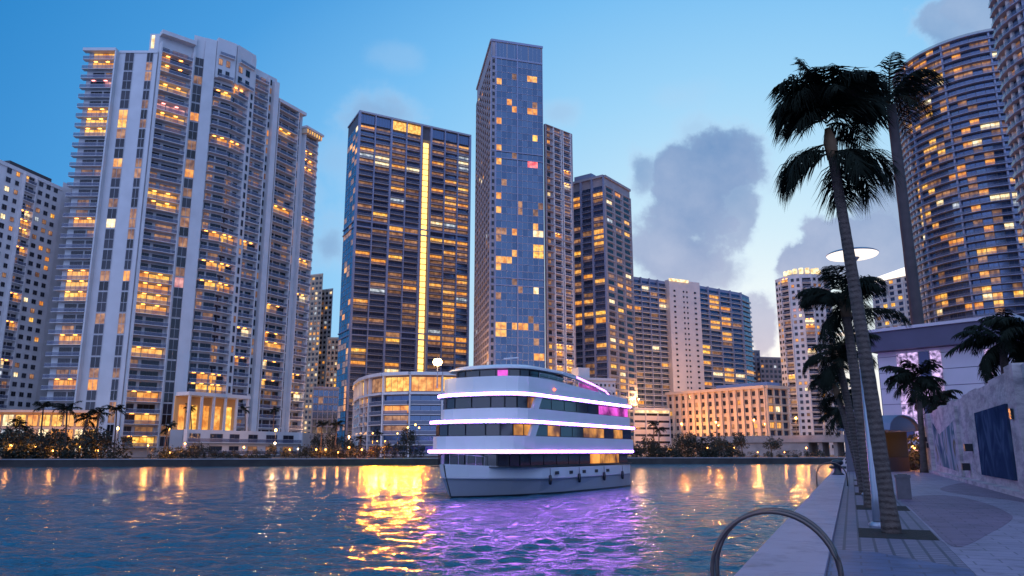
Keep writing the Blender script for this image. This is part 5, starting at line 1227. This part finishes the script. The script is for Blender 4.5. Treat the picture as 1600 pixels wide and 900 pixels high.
# bin, bollard, mooring
bn = thing('litter_bin', 'dark square litter bin standing behind the nearest palm trunk', 'bin', (*Q(1.25, 24.6), QZ))
mat('bin_metal', (.10, .09, .11), .5, var=.15, vscale=6)
m = MB(); cxy = Q(1.25, 24.6)
def sq(h, rot=WROT): return [(cxy[0] + h * sqrt(2) * cos(rot + pi / 4 + i * pi / 2), cxy[1] + h * sqrt(2) * sin(rot + pi / 4 + i * pi / 2)) for i in range(4)]
m.prism(sq(.18), QZ, QZ + .58, 'bin_metal'); m.build('body', bn)
m = MB(); m.prism(sq(.20), QZ + .581, QZ + .66, 'bin_metal'); m.prism(sq(.12), QZ + .661, QZ + .675, 'yacht_dark'); m.build('lid', bn)
for (s_, lb) in ((46.0, 'squat black mooring bollard on the quay edge beyond the far ladder rail'),):
    c_ = Q(-.75, s_); bo = thing('mooring_bollard', lb, 'bollard', (*c_, QZ))
    m = MB(); m.lathe([(0, QZ + .06), (.34, QZ + .06), (.30, QZ + .12), (.2, QZ + .2), (.18, QZ + .55), (.30, QZ + .62), (.33, QZ + .74), (.22, QZ + .84), (0, QZ + .86)], 14, 'yacht_dark', c_); m.build('post', bo, smooth=True)
    m = MB(); a_, b_ = Q(-1.15, s_), Q(-.3, s_); m.tube([(*a_, QZ + .45), (*b_, QZ + .45)], .07, 8, 'yacht_dark'); m.build('crossbar', bo)

# coral stone wall with painted panels
cs = mat('coral_stone', (.40, .37, .42), .85, bump=.6, bscale=4.5)
t = cs.node_tree; b = t.nodes['Principled BSDF']; geo = t.nodes.new('ShaderNodeNewGeometry')
vo = t.nodes.new('ShaderNodeTexVoronoi'); vo.inputs['Scale'].default_value = 1.7; n = t.nodes.new('ShaderNodeTexNoise'); n.inputs['Scale'].default_value = 1.4; n.inputs['Detail'].default_value = 8; n.inputs['Roughness'].default_value = .7
mp = t.nodes.new('ShaderNodeMapping'); mp.inputs['Scale'].default_value = (.5, .5, 2.0); t.links.new(geo.outputs['Position'], mp.inputs['Vector'])
for x in (vo, n): t.links.new(mp.outputs[0], x.inputs['Vector'])
cr = t.nodes.new('ShaderNodeValToRGB'); cr.color_ramp.elements[0].position = .40; cr.color_ramp.elements[0].color = (.27, .24, .27, 1); cr.color_ramp.elements[1].position = .58; cr.color_ramp.elements[1].color = (.50, .44, .45, 1)
t.links.new(n.outputs['Fac'], cr.inputs[0]); t.links.new(cr.outputs[0], b.inputs['Base Color'])
def mural(name, cols, scale):
    mm = mat(name, cols[0], 1.0, spec=0); t = mm.node_tree; b = t.nodes['Principled BSDF']; geo = t.nodes.new('ShaderNodeNewGeometry')
    n = t.nodes.new('ShaderNodeTexNoise'); n.inputs['Scale'].default_value = scale; n.inputs['Detail'].default_value = 2; n.inputs['Distortion'].default_value = 1.5
    t.links.new(geo.outputs['Position'], n.inputs['Vector']); cr = t.nodes.new('ShaderNodeValToRGB'); cr.color_ramp.interpolation = 'EASE'
    for i, c in enumerate(cols):
        pos = .32 + .36 * i / (len(cols) - 1)
        e = cr.color_ramp.elements[i] if i < 2 else cr.color_ramp.elements.new(pos)
        e.position = pos; e.color = (*c, 1)
    t.links.new(n.outputs['Fac'], cr.inputs[0]); t.links.new(cr.outputs[0], b.inputs['Base Color'])
mural('mural_blue', [(.028, .042, .085), (.036, .055, .11), (.07, .10, .17)], .7)
mural('mural_mixed', [(.06, .09, .15), (.12, .18, .20), (.34, .34, .38), (.19, .15, .10)], .35)
WV = 4.6
fw_ = Frame(Q(WV, 18), Q(WV, 57)); fw_.n = Vector((-QC, QS, 0))
wall = thing('coral_stone_wall', 'long rough coral stone wall with painted panels along the right of the quay', 'wall', (*Q(WV, 18), QZ))
r_ = random.Random(6); m = MB()
a = 0.0
while a < 39:
    l_ = r_.uniform(1.6, 3.2); l_ = min(l_, 39 - a) if 39 - a < 3.4 else l_; h = 3.62 + r_.uniform(-.12, .14)
    m.fbox(fw_, a, a + l_ - .004, -1.0, 0, QZ - .1, QZ + h, 'coral_stone'); a += l_
m.build('wall_face', wall)
m = MB()
for (a_, b_, h, d) in ((39.0, 44.0, 2.9, .05), (35.6, 37.4, 3.55, .18), (22.6, 23.6, 3.3, .12), (7.6, 8.9, 3.75, .22), (0, 2, 3.75, .22)):
    m = MB(); m.fbox(fw_, a_ + .002, b_ - .002, -1.02, d, QZ - .1, QZ + h, 'coral_stone'); m.build('pilaster', wall)
m = MB(); m.fbox(fw_, .0, 44, .003, .30, QZ - .05, QZ + .16, 'coral_stone'); m.build('footing', wall)
m = MB(); m.fbox(fw_, 10.3, 16.9, .004, .09, QZ + .42, QZ + 2.75, 'mural_blue'); m.build('painted_panel', wall)['label'] = 'deep blue painted panel'
m = MB(); m.poly([fw_.pt(24.0, .03, QZ + .35), fw_.pt(34.5, .03, QZ + .55), fw_.pt(34.5, .03, QZ + 2.95), fw_.pt(31.5, .03, QZ + 2.2), fw_.pt(28.5, .03, QZ + 2.4), fw_.pt(24.0, .03, QZ + 2.75)][::-1], 'mural_mixed')
m.poly([fw_.pt(24.0, .004, QZ + .35), fw_.pt(34.5, .004, QZ + .55), fw_.pt(34.5, .004, QZ + 2.95), fw_.pt(31.5, .004, QZ + 2.2), fw_.pt(28.5, .004, QZ + 2.4), fw_.pt(24.0, .004, QZ + 2.75)], 'mural_mixed')
m.build('painted_panel', wall)['label'] = 'faded green and grey mural'
r_ = random.Random(8)
for (a_, z) in ((5.8, 1.5), (8.2, 2.2), (19.0, 1.3), (20.5, .5), (36.5, 1.5), (38.0, 1.9)):
    m = MB(); m.fbox(fw_, a_, a_ + .35, .24 if a_ in (8.2,) else (.19 if a_ == 36.5 else .01), .30, QZ + z, QZ + z + .3, 'yacht_dark'); m.build('vent', wall)

# palms behind the wall and by the museum
def mid_palm(label, px, py, Y, base_px, ln, leaf, n, seed, r0=.2):
    tp = P(px, py, Y); bx = P(base_px, 700, Y); r = random.Random(seed); o = thing('palm_tree', label, 'palm', (bx.x, Y, QZ), 'palms behind the stone wall')
    path = bezier_path((bx.x, Y, QZ - .1), ((bx.x + tp.x) / 2 + .1, Y, QZ + (tp.z - QZ) * .55), tuple(tp), 16)
    m = MB(); m.tube(path, ringed(path, r0, r0 * .7), 10, 'palm_bark'); m.build('trunk', o, smooth=True)
    m = MB()
    for i in range(n): frond(m, tuple(tp), i * 2.399 + r.uniform(-.3, .3), radians(r.uniform(-30, 65)), ln * r.uniform(.75, 1.1), radians(r.uniform(70, 130)), leaf, nseg=14, sub=3, rr=.03, wide=1.2, rnd=r)
    m.build('crown', o); return o
mid_palm('broad dark palm overhanging the stone wall at the right edge', 1566, 535, 33, 1575, 2.3, .6, 24, 91)
mid_palm('dark palm peeping over the wall at the far right edge', 1612, 520, 31, 1615, 2.0, .6, 18, 92)
mid_palm('dense dark palm standing in front of the violet museum windows', 1432, 592, 49, 1440, 2.2, .7, 26, 93)
mid_palm('low bushy palm leaning over the end of the stone wall', 1462, 628, 58, 1462, 2.2, .7, 20, 94)
# shrubs at the end of the quay
for (px, Y, sc, lb) in ((1397, 55.5, .55, 'round dark shrub right of the glowing kiosk'), (1425, 57, .85, "dark shrub filling the corner at the stone wall's end"), (1408, 60, .8, 'dark shrub standing behind the kiosk'), (1440, 60, .9, 'tall dark shrub above the low end of the stone wall'), (1345, 70, .6, 'dark shrub behind the quay lamps')):
    x, y = C(px, Y, 700); dup(BUSH[1], (x, y, QZ), px, sc, lb, 'shrubs at the end of the quay')
for (px, Y, lb) in ((1408, 54, 'orange lamp glowing beside the kiosk shrub'), (1428, 55.5, "orange lamp at the stone wall's end"), (1366, 66, 'orange lamp beside the museum corner')):
    x, y = C(px, Y, 705); o = dup(LMP[0], (x, y, QZ), 0, .6, lb, 'lamps at the end of the quay')
    for c_ in o.children:
        if c_.type == 'LIGHT': c_.data = c_.data.copy(); c_.data.energy = 110
